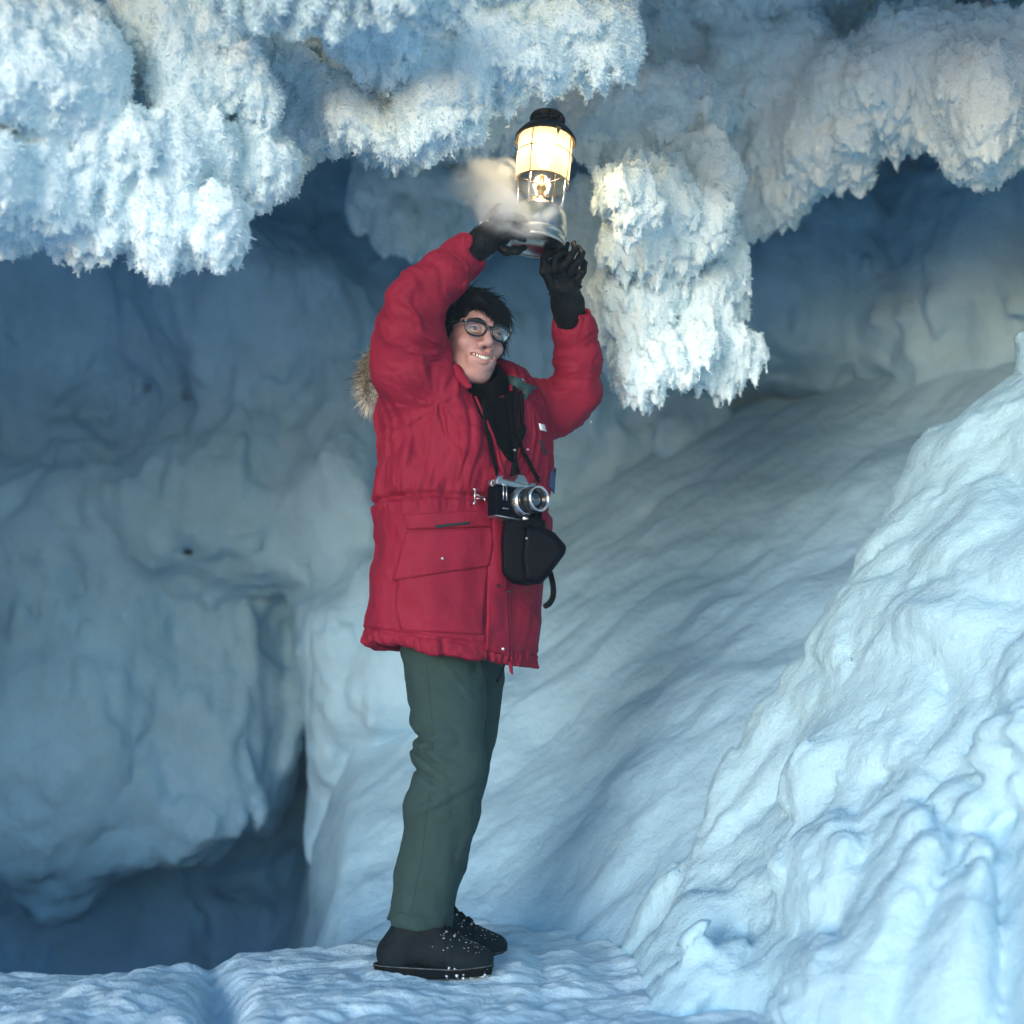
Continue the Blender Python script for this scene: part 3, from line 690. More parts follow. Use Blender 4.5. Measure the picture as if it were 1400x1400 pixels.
# patch pocket with flap
patch('pocket_top', [(551, 703), (556, 724)], [(673, 697), (674, 720)], PARKA_M, parka, 0.003, 0.005, 24, 6)
patch('pocket_slit', [(594, 718), (596, 722)], [(641, 713), (642, 717)], LINING_M, parka, 0.007, 0.002, 16, 3, relaxn=0)
patch('pocket_flap', [(556, 727), (548, 757), (538, 794)], [(672, 722), (674, 745), (669, 773)], PARKA_M, parka, 0.008, 0.005, 30, 18, 0.006)
patch('pocket_bag', [(546, 770), (540, 830), (548, 862)], [(668, 770), (662, 830), (660, 868)], PARKA_M, parka, 0.002, 0.005, 24, 24, 0.006)
patch('placket', [(676, 640), (674, 700), (666, 790), (664, 888)], [(690, 650), (693, 720), (692, 800), (697, 897)], PARKA_M, parka, 0.006, 0.006, 12, 50, 0.003)
seam('front_edge', [(694, 800), (697, 860), (699, 917)], PARKA_M, parka, 0.0045, 0.003)
def snap(px, py, mt=METAL_M, r=0.0042):
    p, nn = hit(px, py, 0.020 if py > 700 else 0.009); b = MB(); q = nn.to_track_quat('Z', 'Y').to_matrix().to_4x4(); q.translation = p
    b.lathe([(0.0001, 0.0022), (r * 0.55, 0.002), (r * 0.9, 0.0008), (r, -0.0015), (r * 1.1, -0.003)], 14, q)
    return b.build('snap_button', mt, parka)
snap(604, 764); snap(686, 885); snap(680, 801, DARKMETAL_M); snap(694, 808, DARKMETAL_M); snap(625, 512, DARKMETAL_M, 0.003)
# toggle hook of bright metal
b = MB(); h0 = [hit(x, y, 0.012)[0] for x, y in ((646, 668), (645, 690), (648, 668), (648, 690), (649, 679), (660, 684))]
b.tube([h0[0], hit(650, 669, 0.016)[0]], 0.003, 8); b.tube([h0[1], hit(650, 688, 0.016)[0]], 0.003, 8)
b.tube([h0[2], h0[3]], 0.0022, 8); b.tube([hit(650, 674, 0.014)[0], hit(661, 679, 0.014)[0]], 0.0018, 8); b.tube([hit(650, 684, 0.014)[0], hit(661, 684, 0.014)[0]], 0.0018, 8)
b.tube([hit(661, 677, 0.014)[0], hit(662, 687, 0.014)[0]], 0.0026, 8)
b.build('toggle_hook', METAL_M, parka)
# collar, green hood lining, clip, thread label, badge
g = Grid((-0.24, 2.95, 1.42), (0.14, 3.55, 1.66), 0.0035, 0.3)
g.chain([P(604, 470, 3.28), P(606, 492, 3.16), P(622, 508, 3.10), P(640, 528, 3.06)], [0.014, 0.018, 0.016, 0.010], 0.012)
g.chain([P(606, 500, 3.18), P(600, 484, 3.24), P(612, 480, 3.36), P(640, 486, 3.42)], [0.02, 0.02, 0.024, 0.026], 0.012)
g.band(lambda x, y, z, d: -(0.005 * fbm(x * 25, y * 25, z * 25, 2)), 0.02)
V, Q = g.mesh(); mk('collar', V, Q, PARKA_M, parka)
g = Grid((-0.12, 3.05, 1.36), (0.16, 3.6, 1.64), 0.0035, 0.3)
g.chain([P(672, 502, 3.40), P(690, 514, 3.28)] + [tuple(hit(x, y, .004)[0]) for x, y in ((706, 524), (720, 534), (716, 546))], [0.018, 0.017, 0.013, 0.011, 0.005], 0.012)
g.chain([tuple(hit(x, y, .004)[0]) for x, y in ((706, 528), (720, 532), (732, 530))], [0.012, 0.011, 0.005], 0.01)
g.band(lambda x, y, z, d: -(0.006 * fbm(x * 22, y * 22, z * 22, 2)), 0.02)
V, Q = g.mesh(); mk('hood_lining', V, Q, GREEN_LINING, parka)
b = MB(); cc = [Vector(P(708 + 8 * math.cos(a), 520 + 4 * math.sin(a) + 2 * math.cos(a), 3.22)) for a in np.linspace(0, 2 * math.pi, 20)]
b.tube(cc, 0.0028, 8, False); b.tube([Vector(P(715, 522, 3.22)), Vector(P(720, 530, 3.215))], 0.005, 8); b.build('hood_clip', METAL_M, parka)
patch('thread_label', [(736, 579), (738, 588)], [(743, 581), (746, 590)], SNOWBIT_M, parka, 0.006, 0.002, 4, 4, Yd=3.25)
patch('badge', [(752, 646), (750, 664)], [(760, 640), (758, 676)], BLUE_M, parka, 0.004, 0.003, 4, 6, Yd=3.35)
patch('chest_slit', [(737, 602), (743, 620)], [(740, 601), (747, 622)], LINING_M, parka, 0.004, 0.002, 3, 8, relaxn=0)
# zip end and cord that hang at the hem
b = MB(); b.tube([P(697, 905, 3.12), P(699, 918, 3.12), P(701, 922, 3.12)], [0.005, 0.004, 0.002], 8); b.build('zip_end', PARKA_M, parka)
b = MB(); b.tube(cat_rom([P(692, 898, 3.22), P(689, 912, 3.2), P(684, 922, 3.19), P(679, 933, 3.19)], 4), 0.002, 6)
b.ball(P(680, 930, 3.19), 0.004, 5); b.build('drawcord', BLACK_CLOTH, parka)

# ---- fur trim of the hood behind the shoulder
rs = np.random.RandomState(3)
def fur(name, path, rad, n, ln, mt_list, parent, w0=0.0007, lie=(0, 0, -0.6)):
    V = []; Fq = []; pp = interp_poly([P(*p) for p in path], 60)
    for i in range(n):
        c = pp[rs.randint(60)]; d = rs.normal(size=3); d /= np.linalg.norm(d)
        root = c + d * rad * rs.rand(); tip = d + np.array(lie) + rs.normal(size=3) * 0.35; tip /= np.linalg.norm(tip)
        L = ln * (0.5 + rs.rand()); s_ = np.cross(tip, (0.3, 1, 0.2)); s_ = s_ / (np.linalg.norm(s_) + 1e-6); bend = rs.normal(size=3) * 0.25 * L + np.array([0, 0, -0.25 * L])
        k = len(V)
        for t, ww in ((0, 1), (0.5, 0.8), (1, 0.1)):
            p = root + tip * L * t + bend * t * t
            V.append(p - s_ * w0 * ww); V.append(p + s_ * w0 * ww)
        Fq += [(k, k + 1, k + 3, k + 2), (k + 2, k + 3, k + 5, k + 4)]
    return mk(name, V, Fq, mt_list, parent)
FURD = mat('fur_dark', (0.03, 0.03, 0.03), 0.8); FURL = mat('fur_light', (0.42, 0.37, 0.28), 0.8); FURW = mat('fur_white', (0.7, 0.7, 0.66), 0.8)
path = [(512, 482, 3.34), (503, 500, 3.34), (502, 525, 3.32), (506, 548, 3.30)]
ft = MB(); ft.tube([P(514, 480, 3.36), P(508, 500, 3.36), P(507, 525, 3.35), P(511, 548, 3.33)], [0.015, 0.022, 0.022, 0.012], 10)
trim = ft.build('fur_trim', FURD, parka)
fur('fur', path, 0.014, 1500, 0.028, FURL, trim); fur('fur', path[2:], 0.012, 700, 0.03, FURW, trim, 0.0006, (0, 0, -1)); fur('fur', path, 0.014, 700, 0.034, FURD, trim)

# ---- trousers
g = Grid((-0.40, 2.98, 0.02), (0.08, 3.68, 1.0), 0.0042, 0.3)
LEGN = [(600, 870, 3.26, 56), (607, 920, 3.25, 54), (611, 965, 3.23, 50), (614, 1040, 3.20, 48), (602, 1110, 3.20, 49.5), (587, 1190, 3.21, 45), (571, 1275, 3.23, 42.5)]
LEGF = [(640, 870, 3.40, 56), (648, 920, 3.42, 42), (645, 965, 3.42, 36), (636, 1040, 3.42, 33), (618, 1110, 3.44, 34), (600, 1190, 3.45, 32), (584, 1275, 3.44, 29)]
g.chain([P(*p[:3]) for p in LEGN], [M(p[3], p[2]) for p in LEGN], 0.012)
g2 = g.d.copy(); g.d[:] = 0.3
g.chain([P(*p[:3]) for p in LEGF], [M(p[3], p[2]) for p in LEGF], 0.012)
g.d = smin(g.d, g2, 0.004)
n1 = P(574, 1262, 3.23); cut(g, n1, 0.14, (-0.12, 0, -1.0)); cut(g, P(588, 1262, 3.44), 0.12, (-0.12, 0, -1.0))
g.cap(n1 + [0, 0, 0.02], n1 - [0, 0, 0.1], 0.066, 0.066, 0.003, True); 
knee = P(575, 1042, 3.2); cuffz = P(574, 1262, 3.23)[2]
def td(x, y, z, d):
    s = 0.006 * fbm(x * 5, y * 5, z * 3.5, 3) + 0.0022 * billow(x * 12, y * 12, z * 9, 2)
    r = np.sqrt((x - knee[0]) ** 2 + (z - knee[2]) ** 2)
    s -= 0.005 * np.exp(-((x - knee[0] + 0.01) / 0.035) ** 2 - ((z - knee[2] - 0.5 * (knee[0] - x)) / 0.010) ** 2)
    s += 0.004 * np.exp(-(r / 0.09) ** 2) * billow((z + 0.6 * x) * 26, x * 4, y * 4, 1)
    hz = z - cuffz + 0.12 * (x - n1[0])
    s -= 0.0008 * np.exp(-((hz - 0.036) / 0.0028) ** 2)
    s += 0.003 * sstep(0.92, 0.7, z) * vnoise((x + 0.3 * z) * 40, y * 3, z * 1.5) * 0.4
    s += 0.006 * np.exp(-(r / 0.13) ** 2) * billow((z - 0.5 * x) * 15, x * 5, y * 5, 2)
    s += 0.0012 * sstep(0.30, 0.10, z) * billow(z * 22 + x * 8, x * 6, y * 6, 2)
    s += 0.004 * sstep(0.62, 0.80, z) * billow((z + 1.2 * x) * 14, x * 5, y * 5, 2)
    return -s * 1.9
g.band(td, 0.03)
V, Q = g.mesh(); trousers = mk('trousers', V, Q, TROUSER_M, person)
TT = BVHTree.FromPolygons([tuple(v) for v in V.tolist()], Q.tolist())
def seam2(name, pts, r):
    b = MB(); b.tube([hit(p[0], p[1], 0.0004, TT)[0] for p in interp_poly(pts, 60)], r, 5); return b.build(name, TROUSER_M, trousers)
seam2('side_seam', [(583, 905), (592, 1000), (588, 1080), (575, 1180), (560, 1256)], .0011)
seam2('hem_stitch', [(540, 1247), (560, 1251), (585, 1255), (610, 1258)], .0011)
print('trousers', len(V), time.time() - T0)

# ---- boots
g = Grid((-0.17, -0.07, -0.01), (0.17, 0.07, 0.20), 0.0028, 0.2)
g.ell((0.085, 0, 0.038), (0.062, 0.046, 0.036), 0.02); g.ell((0.03, 0, 0.045), (0.075, 0.043, 0.045), 0.025); g.ell((-0.085, 0, 0.045), (0.055, 0.037, 0.05), 0.025)
g.cap((-0.07, 0, 0.06), (-0.058, 0, 0.150), 0.040, 0.036, 0.03); g.cap((0.04, 0, 0.06), (-0.03, 0, 0.115), 0.033, 0.036, 0.025)
Zg = g.ax[2][None, None, :]; g.d = smax(g.d, 0.020 - Zg + 0 * g.d, 0.006)
def bdn(x, y, z, d):
    s = 0.0022 * fbm(x * 40, y * 40, z * 40, 2)
    cr = 0.0035 * np.exp(-((x - 0.055 - 0.3 * (z - 0.06)) / 0.004) ** 2) + 0.003 * np.exp(-((x - 0.035 - 0.3 * (z - 0.06)) / 0.004) ** 2)
    s -= cr * sstep(0.035, 0.06, z)
    s -= 0.0025 * np.exp(-(((z - 0.115) + 0.55 * (x + 0.06)) / 0.0022) ** 2) * (x > -0.07) * (x < 0.01)
    return -s
g.band(bdn, 0.015)
BV, BQ = g.mesh()
def outline(grow=0.0, n=48):
    o = []
    for k in range(n):
        a = 2 * math.pi * k / n; c, s_ = math.cos(a), math.sin(a)
        x = 0.000 + (0.144 + grow) * np.sign(c) * abs(c) ** 0.75
        wd_ = 0.047 if x > 0.0 else 0.040; wd_ = 0.0415 + 0.0055 * math.sin(x * 14)
        o.append((x, (wd_ + grow) * np.sign(s_) * abs(s_) ** 0.75))
    return o
def make_boot(origin, yaw, lab, name='boot', roll=0.0):
    Mx = Matrix.Translation(Vector(origin)) @ Matrix.Rotation(yaw, 4, 'Z') @ Matrix.Rotation(roll, 4, 'Y')
    TV = lambda V: [tuple(Mx @ Vector(v)) for v in V]
    bt = mk(name, TV(BV), BQ, BOOT_M, person)
    s = MB(); o = outline(); n = len(o)
    rings = [(0.000, 0.0), (0.0, 0.004), (0.0, 0.014), (0.003, 0.0145), (0.003, 0.020), (-0.003, 0.022)]
    Vv = []
    for gr, z in rings:
        for x, y in outline(gr): Vv.append((x, y, z + (0.007 * sstep(0.05, 0.15, x)) - (0.010 if x < -0.03 and z < 0.003 else 0) ))
    Fs = [(i * n + k, i * n + (k + 1) % n, (i + 1) * n + (k + 1) % n, (i + 1) * n + k) for i in range(len(rings) - 1) for k in range(n)] + [tuple(range(n))[::-1], tuple(range(n * (len(rings) - 1), n * len(rings)))]
    s.add(TV(Vv), Fs); s.build('sole', SOLE_M, bt, smooth=False)
    wv = MB(); wp = [Vector((x, y, 0.0205 + 0.007 * sstep(0.05, 0.15, x))) for x, y in outline(0.0025)]; wp.append(wp[0])
    wv.tube([Mx @ p for p in wp], 0.0011, 5, False); wv.build('welt', WELT_M, bt)
    t = BVHTree.FromPolygons([tuple(v) for v in BV.tolist()], BQ.tolist())
    lc = MB(); ey = MB()
    pts = []
    for i in range(5):
        x = 0.045 - 0.020 * i
        row = []
        for sg in (-1, 1):
            h = t.ray_cast(Vector((x + 0.03, sg * 0.018, 0.3)), Vector((-0.10, 0, -1)).normalized())[0]
            h = h if h else Vector((x, sg * 0.018, 0.09)); row.append(h + Vector((0.001, 0, 0.002)))
            m = Matrix.Translation(Mx @ row[-1])
            ey = MB(); ey.ball(Mx @ row[-1], 0.0030, 5); ey.build('eyelet', METAL_M, bt)
        pts.append(row)
    for i in range(4):
        lc.tube([Mx @ pts[i][0], Mx @ ((pts[i][0] + pts[i + 1][1]) / 2 + Vector((0, 0, 0.006))), Mx @ pts[i + 1][1]], 0.0028, 6)
        lc.tube([Mx @ pts[i][1], Mx @ ((pts[i][1] + pts[i + 1][0]) / 2 + Vector((0, 0, 0.009))), Mx @ pts[i + 1][0]], 0.0028, 6)
    lc.tube([Mx @ pts[0][0], Mx @ pts[0][1]], 0.002, 6)
    lc.build('laces', BLACK_CLOTH, bt)
    sb = MB(); r_ = np.random.RandomState(5)
    for _ in range(60):
        x = 0.05 + 0.10 * r_.rand(); sg = -1
        o2 = min(outline(), key=lambda q: abs(q[0] - x) + (q[1] > 0) * 9)
        sb.ball(Mx @ Vector((o2[0] - 0.01 * r_.rand(), o2[1] - 0.001 + 0.004 * r_.rand(), 0.002 + 0.024 * r_.rand() ** 1.5)), (0.001 + 0.0045 * r_.rand() ** 2, 0.002, 0.001 + 0.002 * r_.rand()), 4)
    for _ in range(45):
        x = -0.02 + 0.15 * r_.rand(); hh_ = t.ray_cast(Vector((x, -0.042 + 0.05 * r_.rand(), 0.3)), Vector((0, 0, -1)))[0]
        if hh_ and hh_.z < 0.1: sb.ball(Mx @ hh_, (0.0008 + 0.0028 * r_.rand() ** 3, 0.0015, 0.0008), 3)
    tag(sb.build('snow_crumbs', SNOWBIT_M, bt), kind='stuff')
    return bt
b1 = P(592, 1332, 3.19); b2 = P(616, 1313, 3.42)
make_boot(b1, R(-9), None); make_boot(b2, R(-4), None)
BOOT_Z = (b1[2], b2[2]); print('boot base z', BOOT_Z)

# ---- head: skin
HM = Matrix.Translation(Vector(P(647, 464, 3.17))) @ Matrix.Rotation(R(7), 4, 'Y') @ Matrix.Rotation(R(23), 4, 'Z') @ Matrix.Rotation(R(2), 4, 'X')
def HT(V): 
    m = np.array(HM); V = np.asarray(V, float); return V @ m[:3, :3].T + m[:3, 3]
g = Grid((-0.10, -0.135, -0.22), (0.10, 0.13, 0.135), 0.0019, 0.2)
g.ell((0, .018, .035), (.074, .092, .080), .02); g.ell((0, -.020, -.022), (.060, .066, .086), .03)
g.ell((0, -.060, -.100), (.024, .022, .019), .022)
for s_ in (-1, 1):
    g.cap((s_ * .054, .004, -.052), (s_ * .020, -.052, -.100), .014, .016, .03)
    g.ell((s_ * .036, -.064, -.028), (.024, .020, .020), .018)
    g.ell((s_ * .033, -.096, .003), (.019, .018, .012), .010, None, True)
    g.ell((s_ * .0140, -.099, -.034), (.0095, .012, .0090), .005)
    g.cap((s_ * .010, -.088, .020), (s_ * .048, -.070, .024), .009, .009, .012)
    g.ell((s_ * .033, -.072, .004), (.0135, .0135, .0125), .004)
    g.ell((s_ * .076, .016, -.004), (.008, .018, .030), .008)
    g.ell((s_ * .008, -.106, -.041), (.0035, .004, .0025), .003, None, True)
g.chain([(0, -.082, .018), (0, -.096, -.004), (0, -.115, -.027)], [.0095, .0095, .0128], .008)
g.ell((0, -.0805, -.066), (.036, .0165, .026), .018)
# open smile
for t in np.linspace(-1, 1, 9):
    x = .0255 * t; z = -.064 + .006 * t * t; y = -.094 + .014 * t * t
    g.ell((x, y - .004, z), (.006, .018, .0092 * (1 - .55 * t * t)), .003, None, True)
lipu = [(.0285 * t, -.0985 + .018 * t * t, -.0545 + .0080 * t * t) for t in np.linspace(-1, 1, 9)]
lipl = [(.027 * t, -.0955 + .016 * t * t, -.0745 + .019 * t * t) for t in np.linspace(-1, 1, 9)]
g.chain(lipu, [.002, .003, .0035, .004, .0042, .004, .0035, .003, .002], .004)
g.chain(lipl, [.002, .0035, .0045, .0052, .0055, .0052, .0045, .0035, .002], .004)
g.cap((0, .025, -.07), (0, .045, -.22), .052, .055, .03)
g.band(lambda x, y, z, d: -(0.0006 * fbm(x * 60, y * 60, z * 60, 2)), 0.01)
V, Q = g.mesh(); V = HT(V)
# the body under the clothes, one mesh with the head
gb = Grid((-0.5, 2.8, 0.0), (0.4, 3.8, 2.0), 0.014, 0.3)
gb.chain([P(648, 505, 3.26), P(640, 560, 3.28), P(635, 700, 3.3), P(625, 860, 3.32)], [.055, .11, .10, .11], .05)
gb.chain([P(*p) for p in ARM_R], [.05, .045, .04, .036, .03, .026, .022], .02); gb.chain([P(*p) for p in ARM_L], [.05, .045, .04, .036, .03, .026, .022], .02)
gb.chain([P(*p[:3]) for p in LEGN[:-1]], [.085, .08, .07, .055, .055, .042], .02); gb.chain([P(*p[:3]) for p in LEGF[:-1]], [.075, .06, .05, .045, .042, .036], .02)
V2, Q2 = gb.mesh()
mk('body', np.concatenate([V, V2]), np.concatenate([Q, Q2 + len(V)]), SKIN_M, person)
HEAD = BVHTree.FromPolygons([tuple(v) for v in V.tolist()], Q.tolist())
H = lambda p: HM @ Vector(p)
for nm, line, rr in (('lip', lipu, [.0015, .0028, .0036, .0042, .0044, .0042, .0036, .0028, .0015]), ('lip', lipl, [.0015, .0034, .0046, .0054, .0057, .0054, .0046, .0034, .0015])):
    b = MB(); b.tube([H((p[0], p[1] - .0009, p[2])) for p in cat_rom(line, 3)], list(np.interp(np.linspace(0, 8, 25), range(9), rr)), 8); b.build(nm, LIP_M, person)
mo = MB(); mo.ball(H((0, -.074, -.062)), (.026, .006, .012), 8, HM.to_3x3()); mo.build('mouth_cavity', mat('mouth_dark', (0.05, 0.008, 0.008), 0.6), person)
for i in range(8):
    t = (i - 3.5) / 3.5; x = .0205 * t; w_ = .0029 if abs(t) < .5 else .0024; b = MB()
    b.ball(H((x, -.0940 + .012 * t * t, -.0625 + .0065 * t * t)), (w_ * 1.12, .003, .0074 - .0012 * abs(t)), 6, HM.to_3x3()); b.build('tooth', TEETH_M, person)
for s_ in (-1, 1):
    b = MB(); b.ball(H((s_ * .033, -.0745, .0035)), .0115, 8); e = b.build('eye', EYE_M, person)
    b = MB(); b.ball(H((s_ * .033 + .003, -.0840, .0042)), (.0052, .0030, .0052), 8, HM.to_3x3()); b.build('iris', IRIS_M, e)
    b = MB(); b.tube([H(p) for p in cat_rom([(s_ * .018, -.0915, .0055), (s_ * .026, -.0935, .0115), (s_ * .036, -.0905, .0120), (s_ * .047, -.078, .0065)], 4)], [.0024] * 13, 6); b.tube([H(p) for p in cat_rom([(s_ * .018, -.0905, .001), (s_ * .030, -.0920, -.0020), (s_ * .046, -.080, .0010)], 4)], [.0030] * 9, 6); b.build('eyelid', SKIN_M, person)
    b = MB(); b.tube([H(p) for p in cat_rom([(s_ * .014, -.0975, .0255), (s_ * .028, -.0955, .0310), (s_ * .048, -.081, .0270)], 5)], list(np.linspace(.0034, .0012, 11)), 6, flat=0.6); b.build('eyebrow', HAIR_M, person)

# ---- hair
g = Grid((-0.11, -0.13, -0.09), (0.11, 0.15, 0.16), 0.003, 0.2)
g.ell((0, .024, .042), (.083, .100, .088), .02); g.ell((-.02, -.045, .085), (.055, .045, .030), .03); g.cap((-.074, .01, .02), (-.072, .012, -.030), .012, .008, .02); g.cap((.074, .01, .02), (.072, .012, -.030), .012, .008, .02)
g.ell((0, .075, -.03), (.06, .04, .05), .03)
g.ell((-.006, -.130, .004), (.080, .084, .070), .012, None, True); g.ell((0, -.055, -.06), (.085, .07, .075), .01, None, True)
g.band(lambda x, y, z, d: -(0.011 * fbm(x * 18 + z * 20, y * 30, z * 12, 3) + 0.002 * vnoise(x * 40 + z * 60, y * 160, z * 40)), 0.02)
V, Q = g.mesh(); V = HT(V); hair = mk('hair', V, Q, HAIR_M, person)
HB = BVHTree.FromPolygons([tuple(v) for v in V.tolist()], Q.tolist())
HV = []; HF = []
hm3 = np.array(HM.to_3x3())
def strand(root, d, L, w0, droop, curl=0.15):
    """a lock in head coordinates"""
    k = len(HV); d = d / np.linalg.norm(d); sd = np.cross(d, (0, -1, 0.2)); sd /= np.linalg.norm(sd) + 1e-6
    bend = rs.normal(size=3) * curl * L
    for t, ww in ((0, 1), (0.33, 1), (0.66, 0.7), (1, 0.08)):
        p = root + d * L * t + (droop + bend) * t * t
        for q_ in (-1, 1): HV.append(p + sd * w0 * ww * q_)
    for i in range(3): HF.append((k + 2 * i, k + 2 * i + 1, k + 2 * i + 3, k + 2 * i + 2))
for i in range(2600):
    u_ = rs.rand() * 2 * math.pi; v_ = math.acos(rs.uniform(-0.15, 1))
    n_ = np.array([math.sin(v_) * math.cos(u_), math.sin(v_) * math.sin(u_), math.cos(v_)])
    if n_[1] < -0.55 and n_[2] < 0.55: continue
    root = np.array([0, .024, .040]) + n_ * np.array([.086, .103, .093]); 
    comb = np.array([0.7, -0.55, -0.15]) if n_[2] > 0.3 else np.array([0.1 * np.sign(n_[0]), -0.1, -1.0])
    d = comb - n_ * (comb @ n_) * 0.9 + rs.normal(size=3) * 0.22
    strand(root, d + n_ * 0.07 * rs.rand(), 0.030 + 0.02 * rs.rand(), 0.0010, -n_ * 0.010 + np.array([0, 0, -0.006]))
for i in range(420):                       # fringe over the forehead, falling to his left
    t = rs.rand(); root = np.array([-.045 + .105 * t, -.062 - .012 * math.sin(t * 3), .088 - .014 * t + rs.normal() * .006])
    d = np.array([0.35 + 0.5 * rs.rand() - 0.3 * t, -0.45, -0.35 - 0.75 * t + rs.normal() * .15])
    strand(root, d, 0.030 + 0.020 * t * rs.rand() + .008 * rs.rand(), 0.0009, np.array([0, .014, -.012 - .012 * t]), 0.12)
for i in range(150):
    sx = rs.choice([-1, 1]); strand(np.array([sx * .079, -.012 + .03 * rs.rand(), .03]), np.array([sx * .12, -.12, -1]) + rs.normal(size=3) * .1, .05 + .015 * rs.rand(), .0009, np.array([-sx * .006, 0, 0]))
mk('hair_locks', HT(np.array(HV)), HF, HAIR_M, hair)

# ---- gloves
def glove(name, build, lo, hi, h=0.0022, cuff=None):
    g = Grid(lo, hi, h, 0.2); build(g)
    def gd(x, y, z, d):
        s = 0.0016 * billow(x * 30, y * 30, z * 45, 2) + 0.0012 * fbm(x * 60, y * 60, z * 60, 2)
        if cuff is not None:
            c, n_ = cuff; t = (x - c[0]) * n_[0] + (y - c[1]) * n_[1] + (z - c[2]) * n_[2]
            an = np.arctan2(y - c[1], x - c[0])
            s = s * sstep(0.0, 0.02, t) + (1 - sstep(0.0, 0.012, t)) * 0.0012 * np.sin(an * 26)
        return -s
    g.band(gd, 0.012); V, Q = g.mesh(); return mk(name, V, Q, GLOVE_M, person)
def mm(px, Y): return M(px, Y)
def gl(g):      # his left hand: wrist up from the sleeve, fingers closed under and round the foot of the lantern
    Y = 3.24
    g.chain([P(779, 436, 3.33), P(776, 415, 3.30), P(772, 398, 3.27)], [mm(23, Y), mm(23, Y), mm(21, Y)], .01)
    g.ell(P(771, 380, 3.24), (mm(26, Y), .026, mm(25, Y)), .012)
    g.ell(P(768, 366, 3.22), (mm(22, Y), .026, mm(18, Y)), .012)
    k = .0035
    # index points up beside the foot, the others fold over it
    g.chain([P(757, 368, 3.19), P(760, 352, 3.175), P(772, 343, 3.165), P(776, 334, 3.16)], [.0105, .0100, .0090, .0072], k)
    g.chain([P(768, 366, 3.185), P(779, 352, 3.165), P(787, 340, 3.17), P(784, 333, 3.19)], [.0115, .0105, .0095, .0085], k)
    g.chain([P(780, 370, 3.20), P(791, 357, 3.18), P(796, 346, 3.19), P(790, 338, 3.21)], [.0115, .0105, .0095, .0085], k)
    g.chain([P(788, 384, 3.22), P(797, 372, 3.20), P(799, 360, 3.21), P(793, 352, 3.225)], [.0105, .0098, .009, .008], k)
    # thumb leaves the side of the palm
    g.chain([P(754, 392, 3.23), P(745, 372, 3.20), P(744, 354, 3.185), P(752, 346, 3.18)], [.013, .0115, .0105, .009], .006)
    g.cap(P(752, 402, 3.24), P(794, 392, 3.24), .004, .004, .006)
cu = P(775, 408, 3.29)
glove('glove', gl, P(725, 445, 3.34) - [0, 0.2, 0.02], P(820, 315, 3.1) + [0.01, 0.30, 0.08], cuff=(cu, np.array([0, -0.25, 1.0])))
def gr(g):      # his right hand: palm flat against the side of the tank, fingers going round behind it
    Y = 3.08
    g.chain([P(640, 348, 3.055), P(660, 330, 3.07), P(672, 320, 3.08)], [mm(20, Y), mm(21, Y), mm(22, Y)], .01)
    g.ell(P(680, 312, 3.09), (mm(24, Y), .028, mm(27, Y)), .012); g.ell(P(686, 296, 3.10), (mm(20, Y), .024, mm(18, Y)), .012)
    k = .0035
    g.chain([P(672, 294, 3.07), P(682, 283, 3.065), P(696, 281, 3.075), P(706, 286, 3.085)], [.0115, .0105, .0095, .008], k)
    g.chain([P(682, 300, 3.06), P(693, 294, 3.048), P(705, 295, 3.055), P(714, 300, 3.07)], [.0115, .0105, .0095, .008], k)
    g.chain([P(688, 312, 3.055), P(699, 308, 3.045), P(711, 310, 3.050), P(720, 315, 3.065)], [.0115, .0105, .0095, .008], k)
    g.chain([P(690, 325, 3.06), P(700, 322, 3.05), P(710, 324, 3.055), P(717, 328, 3.07)], [.0105, .0095, .0088, .0075], k)
    g.chain([P(678, 334, 3.09), P(692, 343, 3.08), P(706, 343, 3.09), P(716, 339, 3.11)], [.013, .0115, .010, .009], .006)
glove('glove', gr, P(620, 365, 3.0) - [0, 0.05, 0.02], P(740, 265, 3.0) + [0.02, 0.18, 0.05])
b = MB(); b.tube([P(650, 312, 3.035), P(657, 305, 3.02), P(664, 300, 3.02)], 0.0014, 6); b.tube([P(664, 300, 3.02), P(668, 303, 3.02)], 0.002, 6); b.build('glove_zip', METAL_M, person)

# ================================================================== GLASSES (worn, a thing of its own)
glass = bpy.data.materials.new('spectacle_glass'); glass.use_nodes = True; t = glass.node_tree; t.nodes.clear()
o_ = t.nodes.new('ShaderNodeOutputMaterial'); mx = t.nodes.new('ShaderNodeMixShader'); tr = t.nodes.new('ShaderNodeBsdfTransparent'); gs = t.nodes.new('ShaderNodeBsdfGlossy')
tr.inputs[0].default_value = (.93, .96, .96, 1); gs.inputs['Roughness'].default_value = 0.02; fr_ = t.nodes.new('ShaderNodeFresnel'); fr_.inputs[0].default_value = 1.6
t.links.new(fr_.outputs[0], mx.inputs[0]); t.links.new(tr.outputs[0], mx.inputs[1]); t.links.new(gs.outputs[0], mx.inputs[2]); t.links.new(mx.outputs[0], o_.inputs[0])
spec = empty('eyeglasses', H((0, -.10, .005)), 'thick black plastic framed eyeglasses worn on the smiling face', 'eyeglasses')
def rim(s_, k=1.0, n=40):
    pts = []
    for i in range(n):
        a = 2 * math.pi * i / n; c, q_ = math.cos(a), math.sin(a); x = .0255 * np.sign(c) * abs(c) ** .72 * k; z = .0190 * np.sign(q_) * abs(q_) ** .76 * k
        if q_ < 0: x *= 1 - .16 * (-q_)
        if q_ > 0: z += .0016 * (s_ * c > 0) * abs(c)
        X_ = s_ * .0335 + x; pts.append((X_, -.1075 + 3.0 * X_ * X_, .003 + z))
    return pts
fm = MB()
